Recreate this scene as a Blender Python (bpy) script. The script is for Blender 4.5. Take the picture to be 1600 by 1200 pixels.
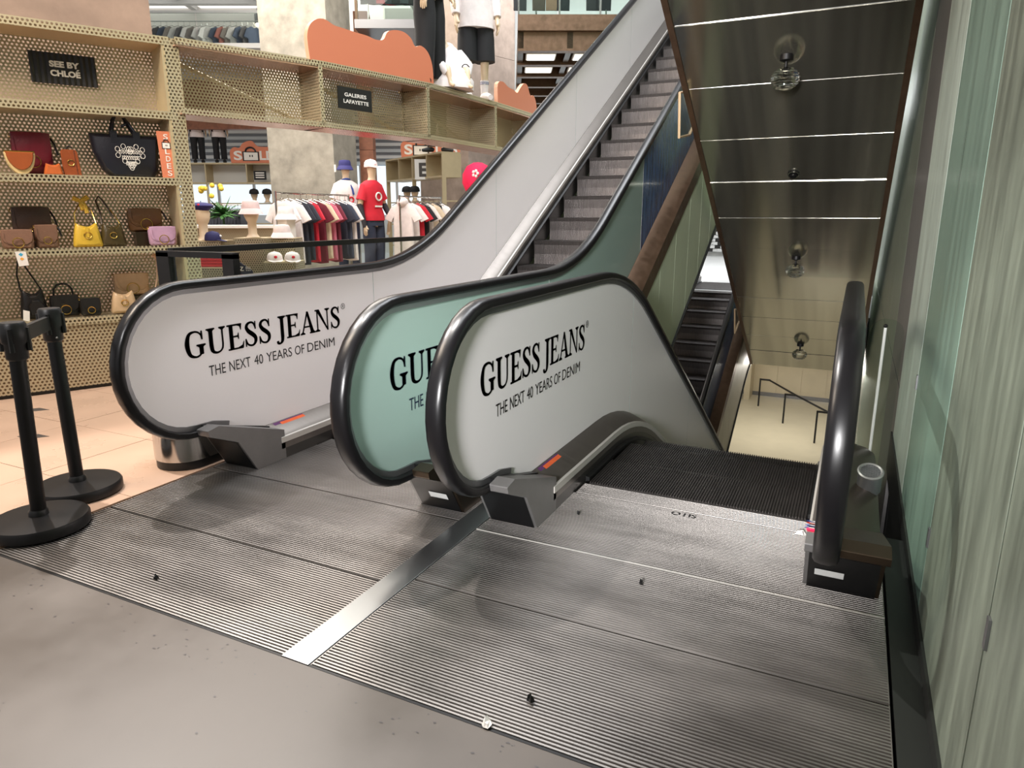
import bpy, math, random
from mathutils import Matrix, Vector
random.seed(7)
sc = bpy.context.scene
for o in list(bpy.data.objects): bpy.data.objects.remove(o)
C = sc.collection
pi = math.pi; cos = math.cos; sin = math.sin; rad = math.radians

# ------------------------------------------------------------------ camera, world, lights, exposure
cam = bpy.data.cameras.new('camera'); co = bpy.data.objects.new('camera', cam); C.objects.link(co)
cam.sensor_width = 36.0; cam.lens = 36.0 * 1086 / 1600; cam.clip_start = 0.05; cam.clip_end = 200
PITCH = rad(13.663); YAW = rad(25.996)
co.location = (0, 0, 1.4); co.rotation_euler = (pi / 2 - PITCH, 0, YAW)
sc.camera = co
sc.view_settings.view_transform = 'Standard'; sc.view_settings.look = 'None'
sc.view_settings.gamma = 1.0; sc.view_settings.use_curve_mapping = False
sc.view_settings.exposure = 0.0
sc.cycles.transparent_max_bounces = 32
w = bpy.data.worlds.new('interior'); sc.world = w; w.use_nodes = True
w.node_tree.nodes['Background'].inputs[0].default_value = (1.0, 0.99, 0.985, 1)
w.node_tree.nodes['Background'].inputs[1].default_value = 0.42

def lamp(name, kind, loc, target, power, color=(1, .93, .84), **kw):
    l = bpy.data.lights.new(name, kind); l.energy = power; l.color = color
    for k, v in kw.items(): setattr(l, k, v)
    o = bpy.data.objects.new(name, l); C.objects.link(o); o.location = loc
    d = Vector(target) - Vector(loc)
    o.rotation_euler = d.to_track_quat('-Z', 'Y').to_euler()
    return o
lamp('shop_light', 'AREA', (-9.5, 8, 6.2), (-9, 8, 0), 950, shape='RECTANGLE', size=6, size_y=5)
lamp('shop_light', 'AREA', (-4.8, 0.8, 4.6), (-5.5, 3.5, 1.2), 260, (1, .84, .68), shape='RECTANGLE', size=1.6, size_y=1.2)
lamp('panel_fill_light', 'SPOT', (-.3, -2.7, 2.1), (-.95, 3.4, 1.2), 2700, (1, .985, .985), spot_size=rad(36), spot_blend=.6, shadow_soft_size=.35)  # added spot behind the camera, brightens the right white panel and steel wall
lamp('panel_fill_light', 'SPOT', (-2.2, -2.5, 4.2), (-3.0, 5.2, 1.6), 1500, (1, .98, .99), spot_size=rad(46), spot_blend=.8, shadow_soft_size=.4)  # added spot, brightens the white panels of the left escalator
lamp('spot_light', 'SPOT', (-3.3, 2.7, 5.0), (-.9, 1.9, 0), 1000, (1, .95, .9), spot_size=rad(44), spot_blend=.4, shadow_soft_size=.04)
lamp('spot_light', 'SPOT', (-5.0, 2.6, 5.0), (-2.6, 1.9, 0), 1150, (1, .95, .91), spot_size=rad(46), spot_blend=.4, shadow_soft_size=.04)
lamp('shop_light', 'AREA', (-10.5, 14.2, 7.4), (-10.3, 14.6, 0), 420, shape='RECTANGLE', size=4, size_y=3)  # added lamp, brightens the pinkish column and the far shop
lamp('upper_light', 'AREA', (-6.5, 16.7, 8.4), (-8, 21, 5.5), 500, (.97, .98, 1), shape='RECTANGLE', size=3, size_y=2)  # added lamp, aimed to brighten the pale upper wall
lamp('lower_light', 'AREA', (-1.4, 21, -2.2), (-1.4, 22, -5), 130, (1, .93, .8), shape='RECTANGLE', size=4, size_y=4)
lamp('lower_light', 'AREA', (-.6, 15.5, -1.35), (-.6, 12.0, -4.2), 100, (1, .94, .84), shape='RECTANGLE', size=1.4, size_y=1)  # added lamp, brightens the descending steps that the soffit mirrors
lamp('upper_light', 'AREA', (-9, 24, 8.55), (-9, 24, 5), 420, (.95, .97, 1), shape='RECTANGLE', size=14, size_y=8)
lamp('far_light', 'AREA', (-2.5, 18, 3.8), (-2.5, 18, 0), 260, (.95, .97, 1), shape='RECTANGLE', size=4, size_y=6)
lamp('atrium_light', 'AREA', (-2.6, 6.5, 9.0), (-2.6, 6.5, 0), 900, (.93, .96, 1), shape='RECTANGLE', size=3, size_y=8)

# ------------------------------------------------------------------ materials
def lin(c):
    c = c / 255.0
    return c / 12.92 if c <= .04045 else ((c + .055) / 1.055) ** 2.4
def rgb(r, g, b): return (lin(r), lin(g), lin(b), 1)
def nd(nt, typ, **kw):
    n = nt.nodes.new(typ)
    for k, v in kw.items():
        if k == 'ins':
            for a, b in v.items():
                if hasattr(b, 'is_output'): nt.links.new(b, n.inputs[a])
                else: n.inputs[a].default_value = b
        else: setattr(n, k, v)
    return n
def mat(name, col, rough=.5, metal=0.0, var=0.0, scale=(6, 6, 6), detail=4, bump=0.0, bscale=(60, 60, 60), coat=0.0,
        rvar=0.0, trans=0.0, emit=None, estr=1.0, alpha=1.0, sheen=0.0, ior=None, spec=None, col2=None):
    m = bpy.data.materials.new(name); m.use_nodes = True; nt = m.node_tree
    b = nt.nodes['Principled BSDF']
    b.inputs['Base Color'].default_value = col; b.inputs['Roughness'].default_value = rough
    b.inputs['Metallic'].default_value = metal
    if coat: b.inputs['Coat Weight'].default_value = coat; b.inputs['Coat Roughness'].default_value = .08
    if trans: b.inputs['Transmission Weight'].default_value = trans
    if ior: b.inputs['IOR'].default_value = ior
    if spec is not None: b.inputs['Specular IOR Level'].default_value = spec
    if sheen: b.inputs['Sheen Weight'].default_value = sheen
    if alpha < 1: b.inputs['Alpha'].default_value = alpha
    if emit: b.inputs['Emission Color'].default_value = emit; b.inputs['Emission Strength'].default_value = estr
    if var or rvar or bump or col2:
        tc = nd(nt, 'ShaderNodeTexCoord')
    if var or rvar or col2:
        mp = nd(nt, 'ShaderNodeMapping', ins={'Vector': tc.outputs['Object'], 'Scale': scale})
        nz = nd(nt, 'ShaderNodeTexNoise', ins={'Vector': mp.outputs[0], 'Scale': 1.0, 'Detail': detail, 'Roughness': .6})
        rp = nd(nt, 'ShaderNodeMapRange', ins={'Value': nz.outputs[0], 'From Min': .3, 'From Max': .7})
        if var or col2:
            c2 = col2 or tuple(max(0, x * (1 - var)) for x in col[:3]) + (1,)
            c1 = col if col2 else tuple(min(1, x * (1 + var)) for x in col[:3]) + (1,)
            mx = nd(nt, 'ShaderNodeMix', data_type='RGBA')
            nt.links.new(rp.outputs[0], mx.inputs[0]); mx.inputs[6].default_value = c2; mx.inputs[7].default_value = c1
            nt.links.new(mx.outputs[2], b.inputs['Base Color'])
        if rvar:
            r2 = nd(nt, 'ShaderNodeMapRange', ins={'Value': nz.outputs[0], 'From Min': .3, 'From Max': .7, 'To Min': max(.02, rough - rvar), 'To Max': rough + rvar})
            nt.links.new(r2.outputs[0], b.inputs['Roughness'])
    if bump:
        mp = nd(nt, 'ShaderNodeMapping', ins={'Vector': tc.outputs['Object'], 'Scale': bscale})
        nz = nd(nt, 'ShaderNodeTexNoise', ins={'Vector': mp.outputs[0], 'Scale': 1.0, 'Detail': 3})
        bp = nd(nt, 'ShaderNodeBump', ins={'Strength': bump, 'Distance': .01, 'Height': nz.outputs[0]})
        nt.links.new(bp.outputs[0], b.inputs['Normal'])
    return m
def perforated(name, col, pitch=.036, hole=.31, rough=.35, metal=.85):
    m = bpy.data.materials.new(name); m.use_nodes = True; nt = m.node_tree
    b = nt.nodes['Principled BSDF']; out = nt.nodes['Material Output']
    b.inputs['Base Color'].default_value = col; b.inputs['Roughness'].default_value = rough; b.inputs['Metallic'].default_value = metal
    uv = nd(nt, 'ShaderNodeUVMap')
    sv = nd(nt, 'ShaderNodeVectorMath', operation='MULTIPLY'); nt.links.new(uv.outputs[0], sv.inputs[0])
    sv.inputs[1].default_value = (1 / pitch, 1 / (pitch * 1.732), 0)
    ds = []
    for off in ((0, 0, 0), (.5, .5, 0)):
        a = nd(nt, 'ShaderNodeVectorMath', operation='ADD'); nt.links.new(sv.outputs[0], a.inputs[0]); a.inputs[1].default_value = off
        f = nd(nt, 'ShaderNodeVectorMath', operation='FRACTION'); nt.links.new(a.outputs[0], f.inputs[0])
        s = nd(nt, 'ShaderNodeVectorMath', operation='SUBTRACT'); nt.links.new(f.outputs[0], s.inputs[0]); s.inputs[1].default_value = (.5, .5, 0)
        g = nd(nt, 'ShaderNodeVectorMath', operation='MULTIPLY'); nt.links.new(s.outputs[0], g.inputs[0]); g.inputs[1].default_value = (1, 1.732, 0)
        l = nd(nt, 'ShaderNodeVectorMath', operation='LENGTH'); nt.links.new(g.outputs[0], l.inputs[0]); ds.append(l)
    mn = nd(nt, 'ShaderNodeMath', operation='MINIMUM'); nt.links.new(ds[0].outputs['Value'], mn.inputs[0]); nt.links.new(ds[1].outputs['Value'], mn.inputs[1])
    lt = nd(nt, 'ShaderNodeMath', operation='LESS_THAN'); nt.links.new(mn.outputs[0], lt.inputs[0]); lt.inputs[1].default_value = hole
    tr = nd(nt, 'ShaderNodeBsdfTransparent'); mx = nd(nt, 'ShaderNodeMixShader')
    nt.links.new(lt.outputs[0], mx.inputs[0]); nt.links.new(b.outputs[0], mx.inputs[1]); nt.links.new(tr.outputs[0], mx.inputs[2])
    nt.links.new(mx.outputs[0], out.inputs['Surface'])
    return m
def clear_glass(name, tint=(.93, .97, .95, 1), refl=.08, rough=.02):
    m = bpy.data.materials.new(name); m.use_nodes = True; nt = m.node_tree; out = nt.nodes['Material Output']
    tr = nd(nt, 'ShaderNodeBsdfTransparent', ins={'Color': tint}); gl = nd(nt, 'ShaderNodeBsdfGlossy', ins={'Roughness': rough})
    fr = nd(nt, 'ShaderNodeFresnel', ins={'IOR': 1.45}); ge = nd(nt, 'ShaderNodeNewGeometry')
    iv = nd(nt, 'ShaderNodeMath', operation='SUBTRACT'); iv.inputs[0].default_value = 1.0; nt.links.new(ge.outputs['Backfacing'], iv.inputs[1])
    fm = nd(nt, 'ShaderNodeMath', operation='MULTIPLY'); nt.links.new(fr.outputs[0], fm.inputs[0]); nt.links.new(iv.outputs[0], fm.inputs[1])
    mx = nd(nt, 'ShaderNodeMixShader'); nt.links.new(fm.outputs[0], mx.inputs[0])
    nt.links.new(tr.outputs[0], mx.inputs[1]); nt.links.new(gl.outputs[0], mx.inputs[2]); nt.links.new(mx.outputs[0], out.inputs['Surface'])
    return m

M = {}
M['concrete'] = mat('polished_concrete', rgb(82, 75, 69), .4, var=.17, scale=(1.6, 1.6, 1.6), detail=7, rvar=.1)
M['stone'] = mat('pink_stone', rgb(182, 152, 131), .3, var=.06, scale=(3, 3, 3), detail=6, rvar=.06)
M['stone_dark'] = mat('dark_inlay', rgb(70, 66, 66), .3)
M['grout'] = mat('grout', rgb(150, 128, 110), .7)
M['alu'] = mat('ribbed_aluminium', rgb(152, 147, 143), .4, .9, var=.1, scale=(1.5, 5, 2), rvar=.08)
M['alu_light'] = mat('satin_aluminium', rgb(196, 192, 186), .5, .4)
M['alu_base'] = mat('groove_dark', rgb(62, 58, 54), .6, .6)  # darker colour for the base between the ridges
M['strip'] = mat('strip_steel', rgb(150, 152, 152), .3, 1.0, rvar=.05, scale=(2, 1.5, 2))
M['steel'] = mat('brushed_steel', rgb(128, 122, 117), .4, .8, var=.05, scale=(3, 40, 3), rvar=.06)
M['cover'] = mat('newel_cover_grey', rgb(124, 122, 121), .42, .5, var=.06, scale=(9, 9, 9))
M['cover_dark'] = mat('dark_bronze_cover', rgb(78, 66, 54), .3, .85)
M['black'] = mat('black_plastic', rgb(17, 17, 18), .4)
M['rubber'] = mat('handrail_rubber', rgb(17, 16, 18), .3, spec=.35)
M['blackmetal'] = mat('black_metal', rgb(20, 19, 20), .42, .3, var=.2, scale=(14, 14, 14))
M['white_vinyl'] = mat('white_vinyl', rgb(241, 237, 238), .3, coat=.1)
M['teal_glass'] = mat('teal_glass_backed', rgb(160, 182, 175), .12, coat=.4)
M['denim'] = mat('denim_print', rgb(72, 98, 136), .25, var=.55, scale=(30, 30, 3), detail=8, coat=.3)
M['ink'] = mat('black_ink', rgb(16, 14, 16), .4)
M['ink_navy'] = mat('navy_ink', rgb(18, 28, 58), .3)
M['clear'] = clear_glass('clear_glass')
M['clear_green'] = clear_glass('clear_green_glass', (.86, .94, .9, 1))
M['skirt'] = mat('skirt_panel', rgb(86, 84, 82), .34, .8)
M['step'] = mat('step_aluminium', rgb(96, 91, 89), .42, .85, var=.2, scale=(40, 5, 5))
M['step_mid'] = mat('step_black_aluminium', rgb(74, 70, 68), .42, .7, var=.2, scale=(30, 6, 6))
M['step_dark'] = mat('step_dark', rgb(52, 50, 49), .42, .8, var=.25, scale=(30, 6, 6))
M['bronze'] = mat('bronze_trim', rgb(116, 92, 74), .36, .7, var=.12, scale=(14, 14, 14), rvar=.08)
M['green_panel'] = mat('sage_panel', rgb(214, 226, 196), .4, .1, var=.06, scale=(2, 2, 2))
M['soffit'] = mat('soffit_mirror_bronze', rgb(186, 182, 166), .15, .9, var=.16, scale=(7, .25, .25), detail=1, rvar=.05)  # stretched colour streaks stand in for reflections of upright things
M['wall_steel'] = mat('brushed_wall_steel', rgb(142, 152, 138), .4, .45, var=.26, scale=(16, 16, 2.2), detail=8, rvar=.1)
M['wall_steel_b'] = mat('brushed_wall_steel_teal', rgb(150, 178, 164), .34, .45, var=.14, scale=(9, 9, .7), detail=7, rvar=.08)
M['wall_steel_lit'] = mat('brushed_wall_steel_lit', rgb(198, 212, 202), .42, .4, var=.14, scale=(9, 9, 1.4), detail=7, rvar=.08)  # paler tint stands for the light falling on this panel
M['dark'] = mat('dark_kickboard', rgb(40, 42, 40), .5, .3)
M['gold_perf'] = perforated('gold_perforated', rgb(196, 184, 154), .03, .3, .4, .55)
M['gold'] = mat('gold_sheet', rgb(194, 178, 144), .42, .45, var=.06, scale=(4, 4, 4))
M['gold_back'] = perforated('gold_perforated_fine', rgb(186, 174, 146), .03, .28, .4, .55)
M['pinkish'] = mat('copper_soffit', rgb(196, 158, 140), .25, .8)
M['pinkglow'] = mat('copper_inner', rgb(206, 176, 140), .4, .3)
M['colcon'] = mat('raw_concrete', rgb(142, 136, 124), .7, var=.28, scale=(4, 4, 4), detail=9, bump=.15, bscale=(9, 9, 9))
M['colbrown'] = mat('brown_stucco', rgb(156, 130, 112), .55, var=.18, scale=(3, 3, 3), detail=9)
M['colpink'] = mat('pinkish_concrete', rgb(150, 134, 122), .65, var=.2, scale=(4, 4, 4), detail=9)
M['brick'] = mat('red_brown_stone', rgb(132, 84, 62), .6, var=.25, scale=(8, 8, 8))
M['white'] = mat('white_paint', rgb(226, 222, 216), .55)
M['offwhite'] = mat('offwhite_paint', rgb(205, 206, 204), .55)
M['beige'] = mat('beige_wall', rgb(206, 194, 168), .4, var=.05, scale=(2, 2, 2))
M['cream_floor'] = mat('cream_floor', rgb(214, 206, 184), .3, var=.04, scale=(2, 2, 2))
M['orange'] = mat('orange_board', rgb(206, 122, 90), .5)
M['orange_edge'] = mat('orange_board_edge', rgb(240, 178, 146), .5)
M['gold_metal'] = mat('gold_hardware', rgb(214, 178, 96), .22, 1.0)
M['mann'] = mat('mannequin_cream', rgb(214, 190, 160), .45)
M['lampglass'] = mat('ribbed_lamp_glass', rgb(240, 240, 234), .03, trans=1.0, ior=1.35)
M['led'] = mat('red_display', rgb(60, 0, 10), .4, emit=(1, .01, .06, 1), estr=2.5)
M['downlight'] = mat('downlight', rgb(255, 240, 220), .4, emit=(1, .85, .65, 1), estr=14)
M['panel_light'] = mat('light_panel', rgb(255, 250, 235), .4, emit=(1, .94, .82, 1), estr=1.3)
M['louvre_grey'] = mat('louvre_grey', rgb(168, 172, 178), .5)
M['ceil_glow'] = mat('luminous_ceiling', rgb(240, 240, 240), .5, emit=(1, .97, .93, 1), estr=.85)
M['window_glow'] = mat('bright_window', rgb(220, 232, 240), .5, emit=(.84, .94, 1, 1), estr=.85)
M['plant'] = mat('leaf_green', rgb(52, 92, 44), .5, var=.3, scale=(9, 9, 9))
M['flower'] = mat('yellow_petals', rgb(224, 190, 60), .5)
M['chrome'] = mat('chrome', rgb(196, 194, 190), .16, 1.0)
M['pole_grey'] = mat('grey_metal', rgb(130, 130, 132), .35, .8)
_cl = {}
def cloth(r, g, b, rough=.8, leather=False):
    k = (r, g, b, leather)
    if k not in _cl:
        _cl[k] = mat(('leather_' if leather else 'cloth_') + '%02x%02x%02x' % (r, g, b), rgb(r, g, b), .38 if leather else rough, var=.08, scale=(12, 12, 12),
                     bump=.12 if leather else .2, bscale=(70, 70, 70) if leather else (18, 18, 6))
    return _cl[k]

# ------------------------------------------------------------------ mesh builder
class MB:
    def __init__(s): s.v = []; s.f = []; s.mi = []; s.uv = []
    def add(s, vs, fs, mi=0, uvs=None):
        n = len(s.v); s.v += [tuple(p) for p in vs]
        for i, f in enumerate(fs):
            s.f.append([n + a for a in f]); s.mi.append(mi); s.uv.append(uvs[i] if uvs else None)
        return s
    def box(s, x0, x1, y0, y1, z0, z1, mi=0):
        vs = [(x, y, z) for z in (z0, z1) for y in (y0, y1) for x in (x0, x1)]
        return s.add(vs, [(0, 2, 3, 1), (4, 5, 7, 6), (0, 1, 5, 4), (2, 6, 7, 3), (0, 4, 6, 2), (1, 3, 7, 5)], mi)
    def obox(s, A, B, d0, d1, z0, z1, mi=0):
        """box along the plan line A-B, from depth d0 to d1 behind it, with metric uv"""
        ux, uy = B[0] - A[0], B[1] - A[1]; L = math.hypot(ux, uy); ux /= L; uy /= L; nx, ny = -uy, ux
        P = lambda t, d, z: (A[0] + ux * t + nx * d, A[1] + uy * t + ny * d, z)
        vs = []; 
        q = [(0, d0, z0), (L, d0, z0), (L, d1, z0), (0, d1, z0), (0, d0, z1), (L, d0, z1), (L, d1, z1), (0, d1, z1)]
        vs = [P(*t) for t in q]
        fs = [(0, 1, 5, 4), (2, 3, 7, 6), (4, 5, 6, 7), (3, 2, 1, 0), (1, 2, 6, 5), (3, 0, 4, 7)]
        uv = []
        for i, f in enumerate(fs):
            if i < 2: uv.append([(q[a][0], q[a][2]) for a in f])
            elif i < 4: uv.append([(q[a][0], q[a][1]) for a in f])
            else: uv.append([(q[a][1], q[a][2]) for a in f])
        return s.add(vs, fs, mi, uv)
    def prism(s, poly, fr, t0, t1, mi=0, mcap0=None, mcap1=None):
        """polygon (a,b) in frame fr(a,b,t) extruded from t0 to t1"""
        n = len(poly)
        vs = [fr(a, b, t0) for a, b in poly] + [fr(a, b, t1) for a, b in poly]
        s.add(vs, [(i, (i + 1) % n, n + (i + 1) % n, n + i) for i in range(n)], mi)
        s.add([fr(a, b, t0) for a, b in poly], [tuple(range(n))[::-1]], mi if mcap0 is None else mcap0)
        s.add([fr(a, b, t1) for a, b in poly], [tuple(range(n))], mi if mcap1 is None else mcap1)
        return s
    def prism_x(s, poly, x0, x1, mi=0): return s.prism(poly, lambda a, b, t: (t, a, b), x0, x1, mi)
    def prism_z(s, poly, z0, z1, mi=0): return s.prism(poly, lambda a, b, t: (a, b, t), z0, z1, mi)
    def tube(s, pts, r, n=8, mi=0, closed=False, rr=None):
        pts = [Vector(p) for p in pts]; k = len(pts); rings = []
        up = None
        for i, p in enumerate(pts):
            a = pts[(i - 1) % k] if (closed or i) else p; b = pts[(i + 1) % k] if (closed or i < k - 1) else p
            t = (b - a).normalized()
            if up is None: up = Vector((0, 0, 1)) if abs(t.z) < .9 else Vector((1, 0, 0))
            e1 = (up - t * up.dot(t)).normalized(); up = e1; e2 = t.cross(e1); R = rr[i] if rr else r
            rings.append([p + e1 * (R * cos(2 * pi * j / n)) + e2 * (R * sin(2 * pi * j / n)) for j in range(n)])
        return s.loft(rings, mi, closed, not closed)
    def loft(s, rings, mi=0, closed=False, caps=True):
        n = len(rings[0]); k = len(rings); vs = [p for r in rings for p in r]; fs = []
        for i in range(k if closed else k - 1):
            for j in range(n):
                a = i * n; b = ((i + 1) % k) * n
                fs.append((a + j, a + (j + 1) % n, b + (j + 1) % n, b + j))
        if caps and not closed: fs += [tuple(range(n))[::-1], tuple((k - 1) * n + j for j in range(n))]
        return s.add(vs, fs, mi)
    def lathe(s, prof, c=(0, 0, 0), n=20, mi=0, sx=1, sy=1):
        return s.loft([[(c[0] + r * sx * cos(2 * pi * j / n), c[1] + r * sy * sin(2 * pi * j / n), c[2] + z) for j in range(n)] for r, z in prof], mi)
    def pillow(s, poly, fr, depth, lev=3, pw=2.0, mi=0, mn=.6):
        """rounded slab: outline poly (a,b) inflated by +-depth/2 along t"""
        ca = sum(p[0] for p in poly) / len(poly); cb = sum(p[1] for p in poly) / len(poly); rings = []
        for i in range(-lev, lev + 1):
            t = i / lev; sc_ = mn + (1 - mn) * (1 - abs(t) ** pw) ** (1 / pw) if abs(t) < 1 else mn
            rings.append([fr(ca + (a - ca) * sc_, cb + (b - cb) * sc_, t * depth / 2) for a, b in poly])
        return s.loft(rings, mi)
    def sph(s, c, r, n=14, k=8, mi=0, sz=1, z0=-1, z1=1):
        return s.lathe([(max(.001, r * sin(pi * (i / k))), -r * sz * cos(pi * i / k)) for i in range(k + 1)], c, n, mi)
    def torus(s, c, R, r, fr=None, n=18, k=6, mi=0, a0=0, a1=2 * pi):
        fr = fr or (lambda a, b, t: (a, b, t)); full = abs(a1 - a0 - 2 * pi) < 1e-6
        m = n if full else n + 1
        pts = [fr(c[0] + R * cos(a0 + (a1 - a0) * i / n), c[1] + R * sin(a0 + (a1 - a0) * i / n), c[2]) for i in range(m)]
        return s.tube(pts, r, k, mi, closed=full)
WM = {}
def wm(o): return WM.get(o.name, Matrix.Identity(4))
def mesh(name, mb, mats, inv=None):
    me = bpy.data.meshes.new(name)
    vs = [inv @ Vector(p) for p in mb.v] if inv is not None else mb.v
    me.from_pydata(vs, [], mb.f)
    for m in (mats if isinstance(mats, (list, tuple)) else [mats]): me.materials.append(m)
    me.polygons.foreach_set('material_index', mb.mi)
    if any(mb.uv):
        ul = me.uv_layers.new(name='UVMap')
        for p, u in zip(me.polygons, mb.uv):
            if u:
                for li, q in zip(p.loop_indices, u): ul.data[li].uv = q
    me.update()
    return me
def tag(o, label=None, cat=None, group=None, kind=None):
    if label: o['label'] = label
    if cat: o['category'] = cat
    if group: o['group'] = group
    if kind: o['kind'] = kind
    return o
def thing(name, label, cat, loc=(0, 0, 0), rz=0.0, group=None):
    o = bpy.data.objects.new(name, None); C.objects.link(o); o.empty_display_size = .1
    o.location = loc; o.rotation_euler = (0, 0, rz)
    WM[o.name] = Matrix.Translation(loc) @ Matrix.Rotation(rz, 4, 'Z')
    return tag(o, label, cat, group)
def obj(name, mb, mats, parent=None, smooth=False, world=True, bevel=0.0, label=None, recalc=True):
    """one mesh object; vertices in world space (world=True) or in the parent's own space"""
    inv = wm(parent).inverted() if (parent is not None and world) else None
    me = mesh(name, mb, mats, inv)
    if recalc:
        import bmesh
        bm = bmesh.new(); bm.from_mesh(me); bmesh.ops.recalc_face_normals(bm, faces=bm.faces); bm.to_mesh(me); bm.free()
    if smooth:
        me.polygons.foreach_set('use_smooth', [True] * len(me.polygons))
        try: me.set_sharp_from_angle(angle=rad(40))
        except Exception: pass
    o = bpy.data.objects.new(name, me); C.objects.link(o)
    if parent is not None:
        o.parent = parent; WM[o.name] = wm(parent)
    if bevel:
        b = o.modifiers.new('bevel', 'BEVEL'); b.width = bevel; b.segments = 2; b.limit_method = 'ANGLE'
    if label: o['label'] = label
    return o
def struct(name, mb, mats, label, smooth=False, bevel=0):
    o = obj(name, mb, mats, smooth=smooth, bevel=bevel); o['kind'] = 'structure'; o['label'] = label; o['category'] = name.split('_')[0]
    return o
def copy_tree(o, loc=None, rz=None, label=None):
    c = o.copy(); C.objects.link(c)
    if loc is not None: c.location = loc
    if rz is not None: c.rotation_euler = (0, 0, rz)
    if label: c['label'] = label
    for ch in list(o.children):
        d = ch.copy(); C.objects.link(d); d.parent = c
        for g in list(ch.children):
            e = g.copy(); C.objects.link(e); e.parent = d
    return c
def text2d(body, size=1.0, offset=0.0):
    cu = bpy.data.curves.new('lettering', 'FONT'); cu.body = body; cu.size = size; cu.offset = offset; cu.resolution_u = 4
    o = bpy.data.objects.new('lettering', cu); C.objects.link(o)
    dg = bpy.context.evaluated_depsgraph_get(); dg.update()
    me = bpy.data.meshes.new_from_object(o.evaluated_get(dg))
    vs = [(v.co.x, v.co.y) for v in me.vertices]; fs = [tuple(p.vertices) for p in me.polygons]
    bpy.data.objects.remove(o); bpy.data.curves.remove(cu); bpy.data.meshes.remove(me)
    return vs, fs
def text_mb(body, fr, x0, x1, z0, z1, offset=0.0, mb=None, mi=0):
    """lettering fitted into the rectangle x0..x1, z0..z1 of frame fr(a,b)"""
    mb = mb or MB(); vs, fs = text2d(body, 1.0, offset)
    ax = min(v[0] for v in vs); bx = max(v[0] for v in vs); az = min(v[1] for v in vs); bz = max(v[1] for v in vs)
    mb.add([fr(x0 + (v[0] - ax) / (bx - ax) * (x1 - x0), z0 + (v[1] - az) / (bz - az) * (z1 - z0)) for v in vs], fs, mi)
    return mb
# serif capitals (cap height 1): stems, hairlines, bracket serifs and modulated bowls
def stroke(pts, ws):
    L = []; Rr = []
    for i, p in enumerate(pts):
        a = pts[max(0, i - 1)]; b = pts[min(len(pts) - 1, i + 1)]; tx, ty = b[0] - a[0], b[1] - a[1]; l = math.hypot(tx, ty) or 1
        nx, ny = -ty / l, tx / l; L.append((p[0] + nx * ws[i] / 2, p[1] + ny * ws[i] / 2)); Rr.append((p[0] - nx * ws[i] / 2, p[1] - ny * ws[i] / 2))
    return [[L[i], L[i + 1], Rr[i + 1], Rr[i]] for i in range(len(pts) - 1)]
def spline(cp, n=8):
    out = []
    P = [cp[0]] + list(cp) + [cp[-1]]
    for i in range(1, len(P) - 2):
        for k in range(n):
            t = k / n; a, b, c, d = P[i - 1], P[i], P[i + 1], P[i + 2]
            out.append(tuple(.5 * ((2 * b[j]) + (-a[j] + c[j]) * t + (2 * a[j] - 5 * b[j] + 4 * c[j] - d[j]) * t * t + (-a[j] + 3 * b[j] - 3 * c[j] + d[j]) * t ** 3) for j in range(3)))
    out.append(cp[-1]); return out
def R4(x0, x1, y0, y1): return [(x0, y0), (x1, y0), (x1, y1), (x0, y1)]
def serif(x0, x1, y, up):
    d = .045 if up else -.045; m = .09 if up else -.09
    return [[(x0, y), (x1, y), (x1, y + d), (x0, y + d)], [(x0 + .03, y + d), (x1 - .03, y + d), (x1 - .09, y + m), (x0 + .09, y + m)]]
def sp(cp): 
    q = spline(cp); return stroke([(a, b) for a, b, c in q], [c for a, b, c in q])
GLY = {
 'G': (1.0, sp([(.79, .80, .03), (.68, .93, .05), (.48, .975, .055), (.25, .88, .11), (.15, .52, .17), (.24, .14, .12), (.48, .022, .055), (.66, .06, .05), (.80, .17, .05)])
      + [R4(.68, .84, .10, .44), [(.80, .98), (.84, .98), (.84, .66), (.80, .66), (.77, .8)]] + serif(.56, .95, .47, False)),
 'U': (.98, [R4(.14, .30, .32, 1), R4(.74, .79, .32, 1)] + serif(.03, .41, 1, False) + serif(.62, .91, 1, False)
      + sp([(.22, .34, .16), (.25, .15, .14), (.34, .06, .09), (.48, .03, .06), (.63, .07, .05), (.735, .18, .05), (.765, .36, .05)])),
 'E': (.86, [R4(.13, .29, 0, 1), R4(.03, .74, .955, 1), R4(.28, .55, .49, .535), R4(.03, .77, 0, .045),
      [(.74, 1), (.70, .73), (.66, .90), (.5, .96)], [(.57, .66), (.57, .37), (.52, .49), (.52, .535)], [(.77, 0), (.82, .29), (.74, .12), (.5, .04)]]),
 'S': (.74, sp([(.58, .74, .03), (.50, .92, .06), (.35, .97, .06), (.19, .91, .10), (.135, .77, .13), (.24, .61, .16), (.42, .48, .17), (.56, .34, .15), (.57, .17, .12), (.46, .045, .07), (.31, .025, .055), (.15, .1, .06), (.08, .28, .03)])
      + [[(.58, .99), (.61, .99), (.61, .68), (.57, .68)], [(.05, .01), (.08, .01), (.09, .32), (.05, .32)]]),
 'J': (.52, [R4(.21, .37, .1, 1)] + serif(.08, .50, 1, False) + sp([(.29, .14, .16), (.26, -.06, .13), (.14, -.16, .06), (.02, -.13, .1), (.0, -.05, .1)])),
 'A': (.95, [[(.10, .03), (.15, .03), (.50, 1.0), (.44, 1.0)], [(.66, .03), (.85, .03), (.51, 1.0), (.42, 1.0)], R4(.24, .68, .30, .345)] + serif(.0, .27, 0, True) + serif(.58, .94, 0, True)),
 'N': (1.02, [R4(.13, .18, 0, 1), R4(.80, .85, 0, 1), [(.10, 1), (.28, 1), (.85, 0), (.80, 0)]] + serif(.0, .30, 0, True) + serif(.68, .97, 1, False) + [R4(.02, .24, .955, 1)]),
 ' ': (.30, [])}
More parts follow.
